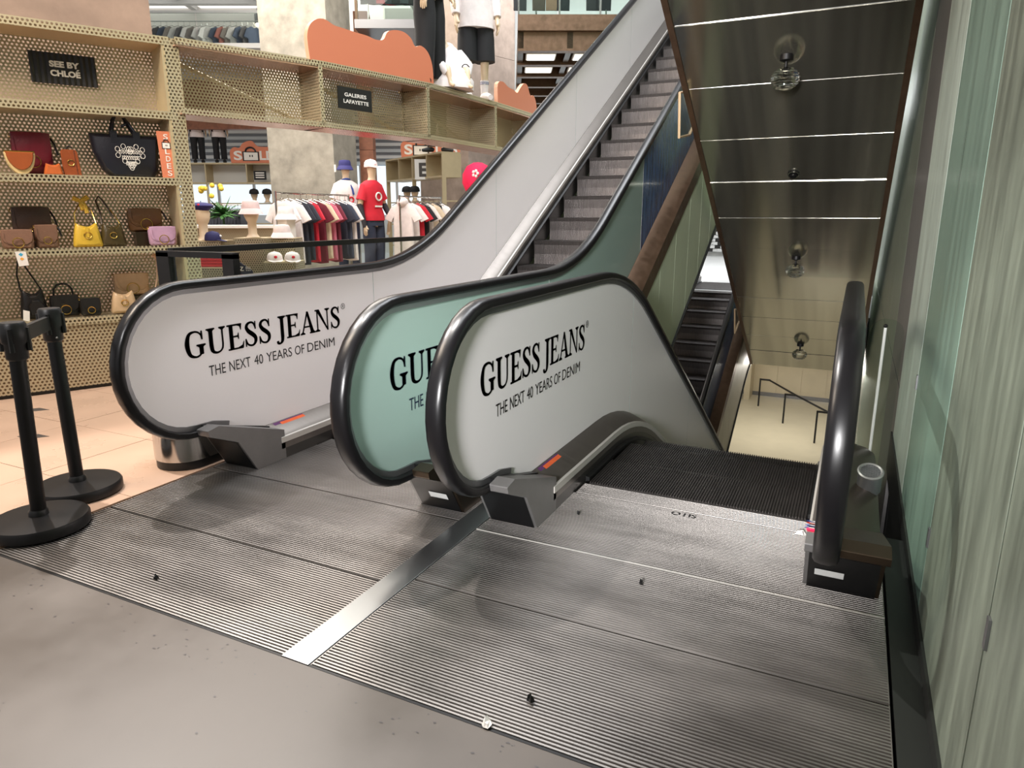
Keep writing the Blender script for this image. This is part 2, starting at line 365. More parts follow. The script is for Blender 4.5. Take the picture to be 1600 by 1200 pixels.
def serif_text(s, fr, x0, x1, z0, h, mb=None):
    mb = mb or MB(); tot = sum(GLY[c][0] for c in s); k = (x1 - x0) / tot; x = x0
    for c in s:
        for p in GLY[c][1]:
            for dx, dz in ((.018, 0), (-.018, 0), (0, .014), (0, -.014)): mb.add([fr(x + (a + dx) * k, z0 + (b + dz) * h) for a, b in p], [tuple(range(len(p)))])
        x += GLY[c][0] * k
    return mb

# ------------------------------------------------------------------ the setting
def poly_slab(polys, z0, z1):
    mb = MB()
    for p in polys: mb.prism_z(p, z0, z1)
    return mb
struct('floor', poly_slab([[(-12, -4), (3, -4), (3, 1.462), (-12, 1.462)]], -.3, 0), M['concrete'], 'worn grey-beige polished concrete floor in front of the escalators')
fl = struct('floor', poly_slab([[(-14, 1.464), (-3.2, 1.464), (-3.2, 14), (-14, 14)]], -.3, -.012), M['grout'], 'pale pink stone tiled shop floor left of the escalators')
# stone tiles on a grid found from the visible joints
gx = [-3.205, -3.975, -4.745, -5.515, -6.285, -7.055, -7.825]; gy = [1.466, 2.13, 2.795, 3.46, 4.125, 4.79, 5.455]
for i in range(len(gx) - 1):
    for j in range(len(gy) - 1):
        mb = MB().box(gx[i + 1] + .002, gx[i] - .002, gy[j] + .002, gy[j + 1] - .002, -.02, -.001 * ((i * 3 + j * 5) % 2) * .5)
        obj('stone_tile', mb, M['stone'], fl)
for (x, y) in ((-4.69, 2.512), (-5.34, 2.905), (-6.1, 3.3)):
    d = .085
    obj('diamond_inlay', MB().prism_z([(x - .095, y - .046), (x + .022, y - .045), (x + .095, y + .046), (x - .022, y + .045)], -.01, .0012), M['stone_dark'], fl, label='small black diamond inlay')
struct('floor', poly_slab([[(-9, 13.6), (.33, 13.6), (.33, 30), (-9, 30)]], -.35, 0), M['offwhite'], 'pale floor beyond the top of the far escalator')
struct('floor', poly_slab([[(-7, 1), (3, 1), (3, 30), (-7, 30)]], -5.3, -5.0), M['cream_floor'], 'cream floor of the storey below, seen down the escalator well')
struct('trim', MB().box(.236, .318, .4, 3.3, -.2, -.002).box(.318, .327, .4, 4.9, -.2, .05), M['dark'], 'dark strip between ribbed plate and steel wall')
# right wall: brushed steel panels, one object each
wl = struct('wall_right', MB().box(.352, .6, -3, 26, -5, 9), M['dark'], 'brushed steel wall on the right, made of tall panels')
edges = [-1.62, -.54, .54, 1.60, 2.62, 3.765, 4.825, 5.95, 7.05, 8.15, 9.25, 10.35, 11.45, 12.55, 13.65]
wm_ = [M['wall_steel'], M['wall_steel'], M['wall_steel'], M['wall_steel'], M['wall_steel_b'], M['wall_steel_lit'], M['cover'], M['wall_steel'], M['wall_steel'], M['wall_steel'], M['wall_steel'], M['wall_steel'], M['wall_steel'], M['wall_steel']]
for i in range(len(edges) - 1):
    zz = [(0.03 if edges[i] < 4.8 else -5.0, 9.0)]
    if i >= 6: zz = [(-5.0, -2.3), (-2.29, .35), (.36, 9.0)]
    for z0, z1 in zz:
        obj('steel_panel', MB().box(.327, .348, edges[i] + .006, edges[i + 1] - .006, z0, z1), wm_[i], wl, bevel=.002)
for y, z in ((1.575, .56), (2.61, .32), (3.77, .62)):
    obj('panel_clip', MB().box(.321, .336, y - .01, y + .012, z - .035, z + .035), M['pole_grey'], wl, label='small metal clip in the panel joint')

# ------------------------------------------------------------------ escalators
TAN = math.tan(rad(30)); SLP = TAN
def zf(y, yc, s, H, t=.54):
    """height profile: flat, rounded bend at yc, slope s, rounded bend, flat at H"""
    y1 = yc + H / s
    def ramp(u): return 0 if u <= -t else (u if u >= t else (u + t) ** 2 / (4 * t))
    return s * (ramp(y - yc) - ramp(y - y1))
def frange(a, b, st):
    n = max(1, int(math.ceil((b - a) / st - 1e-6))); return [a + (b - a) * i / n for i in range(n + 1)]
def strip_y(mb, sec, ys, zb, mi=0):
    """sweep the closed section [(x,z)] along y with the height zb(y)"""
    return mb.loft([[(x, y, z + zb(y)) for x, z in sec] for y in ys], mi)
class Esc:
    """one escalator; s=+1 rising away, s=-1 descending away; zb = level of its near landing"""
    def __init__(e, name, label, s, zb, rise, yb, cat='escalator'):
        e.s, e.zb, e.H, e.yb = s, zb, rise * s, yb
        e.root = thing(name, label, cat, (0, 2, zb))
    def zn(e, y, yc=None): return e.zb + zf(y, yc or e.yb, SLP * e.s, e.H)
    def balustrade(e, x, y_end, mats, outer, yf=2.035, wl=.125, wr=.125, panels=(4.0, 5.9, 7.9, 9.9, 11.9), cover=None, deckm=None, steps=True, denim_from=None, face_text=None):
        """handrail, guide, glass panels, decks, newel covers; mats=(left face, right face)"""
        root, zb = e.root, e.zb
        yh = e.yb + (.05 if e.s > 0 else -.03); r = .389; cy, cz = yf + .022 + r, 1.057 - r
        ztop = lambda y: zb + 1.057 + zf(y, yh, SLP * e.s, e.H)
        # handrail path in (y,z)
        path = [(cy + .2, zb + cz - r - .03), (cy + .1, zb + cz - r - .004)] + [(cy + r * cos(a), zb + cz + r * sin(a)) for a in [rad(-90 - 10 * k) for k in range(0, 19)]]
        path += [(y, ztop(y)) for y in frange(cy + .12, y_end, .14)]
        def sweep(sec, pth):
            rings = []
            for i, p in enumerate(pth):
                a = pth[max(0, i - 1)]; b = pth[min(len(pth) - 1, i + 1)]; ty, tz = b[0] - a[0], b[1] - a[1]; l = math.hypot(ty, tz)
                ny, nz = -tz / l, ty / l
                rings.append([(x + u, p[0] + ny * v, p[1] + nz * v) for u, v in sec])
            return MB().loft(rings)
        # direction of travel is forward over the top, so outward normal is 'up': path runs bottom->front->top
        sec = [(-.039, -.012), (-.039, .006), (-.031, .017), (-.012, .022), (.012, .022), (.031, .017), (.039, .006), (.039, -.012), (.028, -.02), (-.028, -.02)]
        obj('handrail', sweep(sec, path), M['rubber'], root, smooth=True)
        obj('handrail_guide', sweep([(-.017, -.045), (.017, -.045), (.017, -.018), (-.017, -.018)], path), M['pole_grey'], root, smooth=True, label='grey metal handrail guide')
        # glass panels
        zd = lambda y: zb + .19 + zf(y, e.yb, SLP * e.s, e.H)
        rg = r - .032
        cuts = [cy - rg + .004] + [c for c in panels if c < y_end] + [y_end]
        pans = []
        for k in range(len(cuts) - 1):
            y0, y1 = cuts[k] + (.002 if k else 0), cuts[k + 1] - .002
            ys = frange(y0, y1, .13) if k else [cy - rg * cos(a) for a in [rad(2 + 88 * q / 9) for q in range(10)]] + frange(cy + .1, y1, .15)
            up, lo = [], []
            for y in ys:
                if y < cy + .0001:
                    hh = math.sqrt(max(0, rg * rg - (cy - y) ** 2)); up.append(zb + cz + hh); lo.append(zb + cz - hh)
                else:
                    up.append(ztop(y) - .032); lo.append(zd(y) if y > cy + .16 else zb + cz - rg)
            mb = MB(); n = len(ys)
            vl = [(x - .006, ys[i], up[i]) for i in range(n)] + [(x - .006, ys[i], lo[i]) for i in range(n)]
            vr = [(x + .006, a, b) for _, a, b in vl]
            q = [(i, i + 1, n + i + 1, n + i) for i in range(n - 1)]
            mb.add(vl, q, 0); mb.add(vr, q, 1)
            rim = list(range(n)) + list(range(2 * n - 1, n - 1, -1)); L = len(rim)
            mb.add(vl + vr, [(rim[i], rim[(i + 1) % L], 2 * n + rim[(i + 1) % L], 2 * n + rim[i]) for i in range(L)], 0)
            mm = list(mats)
            lab = None
            if denim_from is not None and y0 >= denim_from - .1: mm = [mats[0], M['denim']]; lab = 'panel printed with dark blue denim'
            p = obj('balustrade_panel', mb, mm, root, label=lab); pans.append(p)
        # decks either side of the glass with skirt / fascia
        ys = frange(2.9, y_end, .14)
        zz = lambda y: zb + zf(y, e.yb, SLP * e.s, e.H)
        for sg, wd in ((-1, wl), (1, wr)):
            dm = (deckm or {}).get(sg, M['steel'])
            s1 = [(x + sg * .008, .19), (x + sg * wd * .8, .15), (x + sg * wd, .125), (x + sg * wd, .06), (x + sg * (wd - .012), .06), (x + sg * (wd - .012), .1), (x + sg * .008, .165)]
            obj('deck', strip_y(MB(), s1, ys, zz), dm, root, smooth=True)
            if sg not in outer:
                s4 = [(x + sg * (wd - .022), .1365), (x + sg * (wd + .005), .131), (x + sg * (wd + .005), .098), (x + sg * (wd - .012), .1)]
                obj('deck_edge', strip_y(MB(), s4, ys, zz), M['alu_light'], root, smooth=True, label='bright aluminium edge profile')
                s2 = [(x + sg * (wd - .002), .065), (x + sg * (wd - .002), -.2), (x + sg * (wd - .016), -.2), (x + sg * (wd - .016), .065)]
                obj('skirt_panel', strip_y(MB(), s2, ys, zz), M['skirt'], root, smooth=True)
                s3 = [(x + sg * wd, .03), (x + sg * (wd + .022), .024), (x + sg * (wd + .022), .006), (x + sg * wd, 0.0)]
                obj('skirt_brush', strip_y(MB(), s3, frange(3.35, y_end, .14), zz), M['black'], root, label='black safety brush along the skirt')
        # newel base: two nosed covers and a black front
        prof = [(2.398, .31), (2.47, .322), (2.93, .172), (2.93, 0), (2.706, 0), (2.588, .196), (2.407, .277)]
        for sg, wd in ((-1, wl), (1, wr)):
            a, b = (x + sg * .041, x + sg * wd)
            obj('newel_cover', MB().prism_x([(p[0], p[1] + zb) for p in prof], min(a, b), max(a, b)), cover.get(sg, M['cover']) if cover else M['cover'], root, bevel=.004)
        obj('newel_front', MB().prism_x([(2.586, zb + .192), (2.93, zb + .12), (2.93, zb + .002), (2.700, zb + .002)], x - wl + .014, x + wr - .014), M['black'], root, label='black plate below the handrail inlet')
        obj('inlet_boot', MB().prism_x([(2.45, zb + .318), (2.9, zb + .19), (2.9, zb + .17), (2.6, zb + .2), (2.46, zb + .27)], x - .0405, x + .0405), M['black'], root, label='black rubber handrail inlet')
        return pans
    def steps(e, x0, x1, mat_, y_end, y_start=3.335):
        # one ridged step mesh, shared
        s = e.s; D = .385
        if s > 0: prof = [(0, 0), (D, 0), (D, -.05), (.05, -.05), (.03, -.24), (.012, -.24), (.02, -.12), (.014, -.03)]
        else: prof = [(0, 0), (D, 0), (D - .014, -.03), (D - .02, -.12), (D - .012, -.24), (D - .03, -.24), (D - .05, -.05), (0, -.05)]
        mb = MB().prism_x(prof, 0, x1 - x0)
        n = int((x1 - x0) / .0135)
        if s > 0: rp = [(-.003, .007), (D - .004, .007), (D - .004, -.01), (.022, -.01), (.024, -.22), (.006, -.22), (.012, -.12), (.006, -.03)]
        else: rp = [(.004, .007), (D + .003, .007), (D - .006, -.03), (D - .012, -.12), (D - .006, -.22), (D - .024, -.22), (D - .022, -.01), (.004, -.01)]
        for i in range(n):
            xa = (i + .25) * (x1 - x0) / n; mb.prism_x(rp, xa, xa + .006)
        first = None; y = y_start; k = 0
        while y < y_end:
            z = e.zn(y) if s > 0 else e.zn(y + D)
            if first is None:
                first = obj('step', mb, mat_, e.root, world=False); o = first
            else:
                o = first.copy(); C.objects.link(o)
            o.location = (x0, y - 2, z - e.zb); y += D + .002; k += 1
    def truss_side(e, x, sg, ya, yb_, fm, pm, pitch=.55, d0=.14, dfas=-.06, dbot=-1.24):
        """bronze fascia and upright side panels on the outer face"""
        zz = lambda y: e.zb + zf(y, e.yb, SLP * e.s, e.H)
        obj('fascia', strip_y(MB(), [(x, d0), (x + sg * .02, d0 - .02), (x + sg * .02, dfas), (x, dfas)], frange(ya, yb_, .14), zz), fm, e.root, smooth=True, label='bronze trim band along the outer side')
        y = ya
        while y < yb_ - .1:
            y1 = min(y + pitch, yb_); a, b = y + .004, y1 - .004
            vs = [(xx, yy, zz(yy) + d) for xx in (x - sg * .01, x + sg * .008) for yy in (a, b) for d in (dbot, dfas)]
            obj('side_panel', MB().add(vs, [(0, 1, 3, 2), (4, 6, 7, 5), (0, 2, 6, 4), (1, 5, 7, 3), (0, 4, 5, 1), (2, 3, 7, 6)]), pm, e.root)
            y = y1
        obj('truss_edge', strip_y(MB(), [(x - .03, dbot - .03), (x + .03, dbot - .03), (x + .03, dbot), (x - .03, dbot)], frange(ya, yb_, .14), zz), M['black'], e.root)
    def truss_bottom(e, x0, x1, ya, yb_, dbot=-1.24):
        zz = lambda y: e.zb + zf(y, e.yb, SLP * e.s, e.H)
        obj('truss_bottom', strip_y(MB(), [(x0, dbot), (x1, dbot), (x1, dbot + .04), (x0, dbot + .04)], frange(ya, yb_, .2), zz), M['soffit'], e.root)

# rising escalator (left) and descending escalator (right)
XB1, XB2, XB3, XB4 = -3.045, -1.70, -1.315, .012
up = Esc('escalator', 'left rising escalator with white lettered side and grey steps going up', 1, 0, 5.0, 4.45)
VW = (M['white_vinyl'], M['white_vinyl'])
CVR = {-1: M['cover'], 1: M['cover']}
p1 = up.balustrade(XB1, 13.5, (M['teal_glass'], M['white_vinyl']), (-1,), yf=2.015, cover=CVR)
p2 = up.balustrade(XB2, 13.5, (M['white_vinyl'], M['teal_glass']), (1,), yf=1.97, cover={-1: M['cover'], 1: M['cover_dark']}, deckm={1: M['bronze']}, panels=(4.0, 6.02, 8.0, 10.0, 12.0), denim_from=6.0)
up.steps(XB1 + .15, XB2 - .15, M['step'], 14.0)
up.truss_side(XB2 + .125, 1, 4.6, 13.2, M['bronze'], M['green_panel'], d0=.125)
up.truss_side(XB1 - .125, -1, 4.6, 13.2, M['bronze'], M['green_panel'])
up.truss_bottom(XB1 - .11, XB2 + .11, 5.2, 13.2)
dn = Esc('escalator', 'right descending escalator with white lettered side beside the steel wall', -1, 0, 5.0, 4.40)
p3 = dn.balustrade(XB3, 13.0, (M['teal_glass'], M['white_vinyl']), (-1,), cover=CVR, deckm={-1: M['cover_dark']}, panels=(4.55, 6.6, 8.6, 10.6))
p4 = dn.balustrade(XB4, 13.0, (M['clear'], M['clear']), (1,), wl=.068, wr=.196, yf=2.05, cover={-1: M['cover'], 1: M['cover_dark']}, deckm={1: M['cover_dark']}, panels=(4.55, 6.6, 8.6, 10.6))
dn.steps(XB3 + .15, XB4 - .093, M['step_mid'], 13.0)
dn.truss_side(XB3 - .125, -1, 4.4, 13, M['bronze'], M['green_panel'])
# escalator of the storey below, parallel under the left one
lo = Esc('escalator', 'dark escalator rising from the storey below, seen under the left one', 1, -5.0, 5.0, 4.45)
DK = (M['denim'], M['denim'])
lo.balustrade(XB1, 15.2, DK, (-1,), cover=CVR)
lo.balustrade(XB2, 15.2, DK, (1,), cover=CVR, deckm={1: M['bronze']}, denim_from=1.0)
lo.steps(XB1 + .15, XB2 - .15, M['step'], 15.2)
lo.truss_side(XB2 + .125, 1, 4.6, 15, M['bronze'], M['beige'], d0=.125)
lo.truss_bottom(XB1 - .11, XB2 + .11, 5.2, 15)
# lettering on the white faces
def face(x): return lambda a, b: (x, a, b)
for pl, x, ink, key in ((p1, XB1 + .0075, 'ink', 'b1'), (p3, XB3 + .0075, 'ink', 'b3'), (p2, XB2 + .0075, 'ink_navy', 'b2')):
    y0 = {'b1': 2.405, 'b3': 2.385, 'b2': 2.305}[key]
    mb2 = text_mb('\u00ae', face(x), y0 + 1.232, y0 + 1.275, .79, .83)
    tot = sum(GLY[c][0] for c in 'GUESS JEANS'); w1 = sum(GLY[c][0] for c in 'GUESS') / tot * 1.225; w2 = sum(GLY[c][0] for c in 'JEANS') / tot * 1.225
    obj('brand_word', serif_text('GUESS', face(x), y0, y0 + w1, .677, .138), M[ink], pl[0], recalc=False, label='serif lettering GUESS')
    obj('brand_word', serif_text('JEANS', face(x), y0 + 1.225 - w2, y0 + 1.225, .677, .138), M[ink], pl[0], recalc=False, label='serif lettering JEANS')
    obj('registered_mark', mb2, M[ink], pl[0], recalc=False)
    for wd, a, b in (('THE', 0, .108), ('NEXT', .134, .284), ('40', .312, .378), ('YEARS', .405, .61), ('OF', .636, .718), ('DENIM', .745, 1)):
        obj('slogan_word', text_mb(wd, face(x), y0 + .14 + a * 1.01, y0 + .14 + b * 1.01, .562, .618), M[ink], pl[0], recalc=False, label='lettering ' + wd)
# ribbed floor plates: ridges are real, one plate mesh per piece
def ribbed(name, esc, x0, x1, y0, y1, pitch=.0142, m='alu', label=None):
    mb = MB().box(x0, x1, y0, y1, -.06, -.006, 1)
    n = max(1, int(round((y1 - y0 - .006) / pitch))); p = (y1 - y0 - .006) / n
    for i in range(n):
        a = y0 + .003 + i * p
        mb.prism_x([(a + .0005, -.006), (a + .002, 0), (a + p * .62, 0), (a + p * .62 + .0015, -.006)], x0 + .003, x1 - .003, 0)
    mb.box(x0, x0 + .003, y0, y1, -.006, 0); mb.box(x1 - .003, x1, y0, y1, -.006, 0)
    return obj(name, mb, [M[m], M['alu_base']], esc.root, label=label)
for (a, b) in ((1.472, 1.998), (2.004, 2.62), (2.626, 3.2)): ribbed('floor_plate', up, -3.185, -1.553, a, b)
for (a, b) in ((1.472, 2.07), (2.074, 2.572), (2.578, 3.19)): ribbed('floor_plate', dn, -1.437, .226, a, b)
ribbed('comb_plate', up, XB1 + .13, XB2 - .13, 3.2, 3.33); ribbed('comb_plate', dn, XB3 + .13, XB4 - .073, 3.19, 3.33)
for e, a, b in ((up, -3.187, -1.552), (dn, -1.438, .228)):
    obj('plate_frame', MB().box(a, b, 1.462, 1.471, -.08, .001), M['blackmetal'], e.root, label='dark edge frame of the floor plate')
    obj('pit_frame', MB().box(a, b, 1.47, 3.34, -.3, -.065), M['blackmetal'], e.root)
obj('plate_seam', MB().box(-1.437, .226, 2.5715, 2.5785, -.02, .0018), M['alu_light'], dn.root, label='bright seam strip between floor plates')
tag(obj('divider_strip', MB().box(-1.551, -1.439, 1.464, 3.2, -.06, .0035), M['strip'], bevel=.001), 'smooth steel strip dividing the two ribbed floor plates', 'strip')
obj('maker_lettering', text_mb('OTIS', lambda a, b: (a, b, .0012), -.675, -.555, 3.125, 3.165, .02), M['ink'], dn.root, recalc=False, label='worn black lettering OTIS')
# stickers on the newels and decks
def sticker(esc, x, y0, y1, name='warning_sticker'):
    zd = lambda t: .19 - .04 * t / .1
    q = lambda a, t: (x + .02 + t, a, .188 - .047 * (.012 + t) / .092 + .004)
    mb = MB(); mb.add([q(y0, -.006), q(y1, -.006), q(y1, .076), q(y0, .076)], [(0, 1, 2, 3)], 0)
    mb.add([q(y0 + .05, .002), q(y1, .002), q(y1, .045), q(y0 + .05, .045)], [(0, 1, 2, 3)], 1)
    for v in range(len(mb.v)):
        if v >= 4: mb.v[v] = (mb.v[v][0], mb.v[v][1], mb.v[v][2] + .0006)
    mb.add([(a, b, c + .0012) for a, b, c in [q(y0 + .02, .05), q(y0 + .1, .05), q(y0 + .1, .064), q(y0 + .02, .064)]], [(0, 1, 2, 3)], 2)
    obj(name, mb, [cloth(86, 44, 92), cloth(214, 92, 44), M['white']], esc.root, recalc=False, label='orange and purple notice sticker on the deck')
sticker(up, XB1, 2.95, 3.2); sticker(dn, XB3, 2.95, 3.2)
for e, x in ((up, XB2), (dn, XB4)):
    a, b = 2.655, 2.675
    mb = MB().add([(x - .03, 2.634, .112), (x + .07, 2.634, .112), (x + .07, 2.655, .078), (x - .03, 2.655, .078)], [(0, 1, 2, 3)])
    mb.v = [(p[0], p[1] - .004, p[2]) for p in mb.v]
    obj('name_plate', mb, M['offwhite'], e.root, recalc=False, label='white maker plate on the newel front')
# pictograms and red display on the inner cover of the right-hand newel
zc = lambda y: .322 - (y - 2.47) * .326 + .003
xi = XB4 - .052
for k, (y, colr) in enumerate(((2.60, (30, 60, 150)), (2.70, (30, 60, 150)), (2.80, (196, 40, 40)), (2.88, (30, 60, 150)))):
    pts = [(xi + .03 * cos(2 * pi * j / 20), y + .036 * sin(2 * pi * j / 20)) for j in range(20)]
    ins = [(xi + .016 * cos(2 * pi * j / 10), y + .02 * sin(2 * pi * j / 10)) for j in range(10)]
    mb = MB().add([(a, b, zc(b)) for a, b in pts], [tuple(range(20))], 0).add([(a, b, zc(b) + .001) for a, b in ins], [tuple(range(10))], 1)
    obj('safety_pictogram', mb, [cloth(*colr), M['white']], dn.root, recalc=False, label='round safety pictogram sticker')
obj('status_display', MB().prism(R4(xi - .018, xi + .018, 2.505, 2.55), lambda a, b, t: (a, b, zc(b) + t), 0, .004), M['led'], dn.root, label='small glowing red display')
# alarm device and clear guard outside the right balustrade
t = thing('alarm_sounder', 'round grey mesh sounder on short drum beside right balustrade', 'alarm', (.165, 3.5, .14))
tl = lambda a, b, c: (.165 + a, 3.5 + b * .9 - c * .25, .145 + c + b * .42)
obj('drum_body', MB().loft([[tl(.052 * cos(2 * pi * j / 20), .052 * sin(2 * pi * j / 20), h) for j in range(20)] for h in (0, .09)]), M['pole_grey'], t, smooth=True)
obj('rim', MB().torus((0, 0, .092), .05, .008, lambda a, b, c: tl(a, b, c), 22, 6), M['cover'], t, smooth=True)
mb = MB()
for i in range(-4, 5):
    h = math.sqrt(.048 ** 2 - (i * .0105) ** 2)
    mb.tube([tl(i * .0105, -h, .094), tl(i * .0105, h, .094)], .0018, 4); mb.tube([tl(-h, i * .0105, .095), tl(h, i * .0105, .095)], .0018, 4)
obj('grille', mb, M['pole_grey'], t)

# ------------------------------------------------------------------ escalator above: its underside is the dark mirror soffit
SX0, SX1 = -1.45, .205
sz = lambda y: 6.1 - TAN * y if y < 12.5 else 6.1 - TAN * 12.5
ov = thing('overhead_escalator', 'escalator overhead on the right, its dark bronze mirror underside sloping down', 'escalator', (-.62, 6, 2.6))
ys = [-1.66]; 
while ys[-1] < 12.4: ys.append(ys[-1] + .616)
ys[-1] = 12.5; ys += [13.2, 13.9, 14.6]
for i in range(len(ys) - 1):
    a, b = ys[i] + .004, ys[i + 1] - .004; j = random.uniform(-.004, .004)
    vs = [(x, y, sz(y) + (j if y == a else -j) + t) for x in (SX0 + .025, SX1 - .025) for y in (a, b) for t in (0, .012)]
    obj('soffit_panel', MB().add(vs, [(0, 1, 3, 2), (4, 6, 7, 5), (0, 4, 5, 1), (2, 3, 7, 6), (0, 2, 6, 4), (1, 5, 7, 3)]), M['soffit'], ov)
for y in ys[1:-1]:
    obj('panel_joint', MB().box(SX0 + .03, SX1 - .03, y - .0045, y + .0045, sz(y) + .001, sz(y) + .02), M['chrome'] if y < 8 else M['blackmetal'], ov, label='soffit panel joint, coloured bright in the upper gaps that catch light')  # upper joints coloured bright for the light their gaps catch
for x in (SX0, SX1):
    obj('fascia', MB().loft([[(x - .024, y, sz(y) - .012), (x + .024, y, sz(y) - .012), (x + .024, y, sz(y) + .16), (x - .024, y, sz(y) + .16)] for y in frange(-1.66, 12.5, .6) + [14.6]]), M['bronze'], ov, label='bronze edge strip')
for x in (SX0 + .01, SX1 - .01):
    vs = []
obj('truss_casing', MB().loft([[(SX0 + .03, y, sz(y) + .03), (SX1 - .03, y, sz(y) + .03), (SX1 - .03, y, sz(y) + 1.35), (SX0 + .03, y, sz(y) + 1.35)] for y in frange(-1.66, 12.5, 1) + [14.6]]), M['green_panel'], ov)
def sof_frame(x, y):
    n = Vector((0, -sin(rad(30)), -cos(rad(30)))); e1 = Vector((1, 0, 0)); e2 = n.cross(e1); o = Vector((x, y, sz(y)))
    return lambda a, b, t: tuple(o + e1 * a + e2 * b + n * t)
for y, lab in ((6.10, 'large'), (8.98, 'middle'), (11.52, 'lowest')):
    t = thing('globe_lamp', {'large': 'ribbed glass globe lamp hanging from the soffit, the highest and nearest', 'middle': 'ribbed glass globe lamp hanging from the soffit, middle of three', 'lowest': 'ribbed glass globe lamp hanging from the soffit, lowest and farthest'}[lab], 'lamp', (-.635, y, sz(y)), 0, 'ribbed globe lamps under the soffit')
    x, z0 = -.635, sz(y) - .005
    obj('base_plate', MB().lathe([(.03, -.03), (.05, -.02), (.05, .02), (.02, .03)], (x, y, z0), 16), M['blackmetal'], t, smooth=True)
    obj('stem', MB().lathe([(.012, -.12), (.012, 0)], (x, y, z0), 10), M['blackmetal'], t, smooth=True)
    pr = [(.02, -.075), (.06, -.08)]
    for i in range(1, 22):
        a = pi * (i / 22); r = .105 * sin(a) * (1 + .07 * (1 if i % 2 == 0 else -.4)); pr.append((max(.01, r), -.155 + .085 * cos(a)))
    obj('glass_globe', MB().lathe(pr, (x, y, z0), 24), M['lampglass'], t, smooth=True)
fr = sof_frame(-.623, 7.466)
t = thing('smoke_detector', 'small black round detector on the soffit between the globe lamps', 'detector', (-.623, 7.466, sz(7.466)))
obj('base_plate', MB().loft([[fr(r * cos(2 * pi * j / 18), r * sin(2 * pi * j / 18), h) for j in range(18)] for r, h in ((.055, 0), (.055, .012), (.03, .018), (.03, .04), (.012, .05))]), M['blackmetal'], t, smooth=True)
obj('ring', MB().torus((0, 0, .016), .048, .005, fr, 20, 6), M['chrome'], t, smooth=True)
# clear triangular anti-trap guards hung from the bronze edge
def guard(pts, lab):
    t = thing('anti_trap_guard', lab, 'guard', pts[0], 0, 'clear triangular guards on the bronze edge')
    P = [Vector(p) for p in pts]
    obj('guard_plate', MB().prism([(p.y, p.z) for p in P], lambda a, b, s: (P[0].x + s, a, b), -.005, .005), M['clear'], t)
    obj('guard_edging', MB().tube(P, .012, 6, closed=True), M['offwhite'] if 0 else M['pinkglow'], t, label='pale edging strip')
    obj('bolt', MB().sph(tuple(P[1] + (P[2] - P[1]) * .15 + Vector((.02, -.03, -.02))), .014, 8, 5), M['chrome'], t); obj('bolt', MB().sph(tuple(P[1] + (P[2] - P[1]) * .8 + Vector((.02, -.03, 0))), .014, 8, 5), M['chrome'], t)
guard([(-1.5, 6.347, 2.416), (-1.5, 6.76, 2.49), (-1.5, 7.0, 2.24), (-1.5, 6.82, 2.12), (-1.5, 6.411, 2.059)], 'clear triangular guard with pale edging beside the denim panel, higher one')
guard([(-1.5, 10.434, .076), (-1.5, 10.86, .023), (-1.5, 11.25, -.147), (-1.5, 10.9, -.2), (-1.5, 10.613, -.30)], 'clear triangular guard with pale edging over the lower escalator, lower one')
# clear screen between right balustrade and wall
t = thing('clear_screen', 'clear round-topped plastic screen closing the gap between handrail and wall', 'screen', (.2, 4.4, 0))
pts = [(.115, -.2), (.285, -.2)] + [(.2 + .085 * cos(pi * k / 12), .76 + .075 * sin(pi * k / 12)) for k in range(13)]
obj('screen_plate', MB().prism(pts, lambda a, b, s: (a, 4.4 + s, b), -.005, .005), M['clear'], t)
obj('rod', MB().tube([(.19, 4.39, .79), (.19, 4.39, .0)], .008, 8), M['offwhite'], t, label='pale upright rod')
obj('cap', MB().sph((.19, 4.39, .795), .012, 8, 6), M['blackmetal'], t)

# ------------------------------------------------------------------ storey below
wf = struct('wall_lower', MB().box(-7, .34, 26.1, 26.3, -5, -1.15), M['beige'], 'cream panelled wall of the storey below')
for i in range(8):
    obj('wall_panel', MB().box(-6.2 + i * .82 + .006, -6.2 + (i + 1) * .82 - .006, 26.07, 26.1, -4.9, -1.2), M['beige'], wf)
obj('wall_skirting', MB().box(-7, .34, 26.05, 26.1, -5, -4.86), M['pole_grey'], wf)
struct('ceiling', MB().box(-7, .34, 14.7, 26.2, -1.15, -.36), M['offwhite'], 'ceiling of the storey below')
struct('wall_lower', MB().box(-3.1, -2.9, 25.2, 26.1, -5, -1.2), M['beige'], 'short cream return wall beside the far stair')
hr = thing('stair_handrail', 'black metal stair handrail on posts in the cream lower hall', 'railing', (-1.5, 22.7, -5))
b0 = [(-2.5, 24.5), (-1.54, 22.7), (-.53, 21.0)]
for x, y in b0:
    obj('post', MB().box(x - .025, x + .025, y - .025, y + .025, -5, -4.05), M['blackmetal'], hr)
    obj('bracket_arm', MB().box(x - .025, x + .32, y - .025, y + .025, -4.08, -4.03), M['blackmetal'], hr)
obj('rail', MB().tube([(-2.52, 24.5, -4.05), (-2.2, 24.46, -4.05), (-1.24, 22.7, -4.05), (-.23, 21.0, -4.05), (.2, 20.3, -4.05)], .03, 8), M['blackmetal'], hr)
# far hall at street level: chequered display wall behind the escalator head
cw = struct('wall_far', MB().box(-9, .34, 25.5, 25.7, 0, 4.6), M['offwhite'], 'far pale wall behind the head of the lower escalator')
cb = thing('block_display', 'far black and white chequered block display behind lower escalator head', 'display', (-4.4, 25.4, 0))
for i in range(12):
    for j in range(9):
        a = -5.55 + i * .17 + .085 * (j % 2); b = .16 + j * .115
        obj('block', MB().box(a, a + .155, 25.3 - .03 * ((i * 2 + j) % 3), 25.49, b, b + .1), M['black'] if (i * 2 + j * 3) % 5 == 0 or (i + j) % 4 == 1 else M['offwhite'], cb)

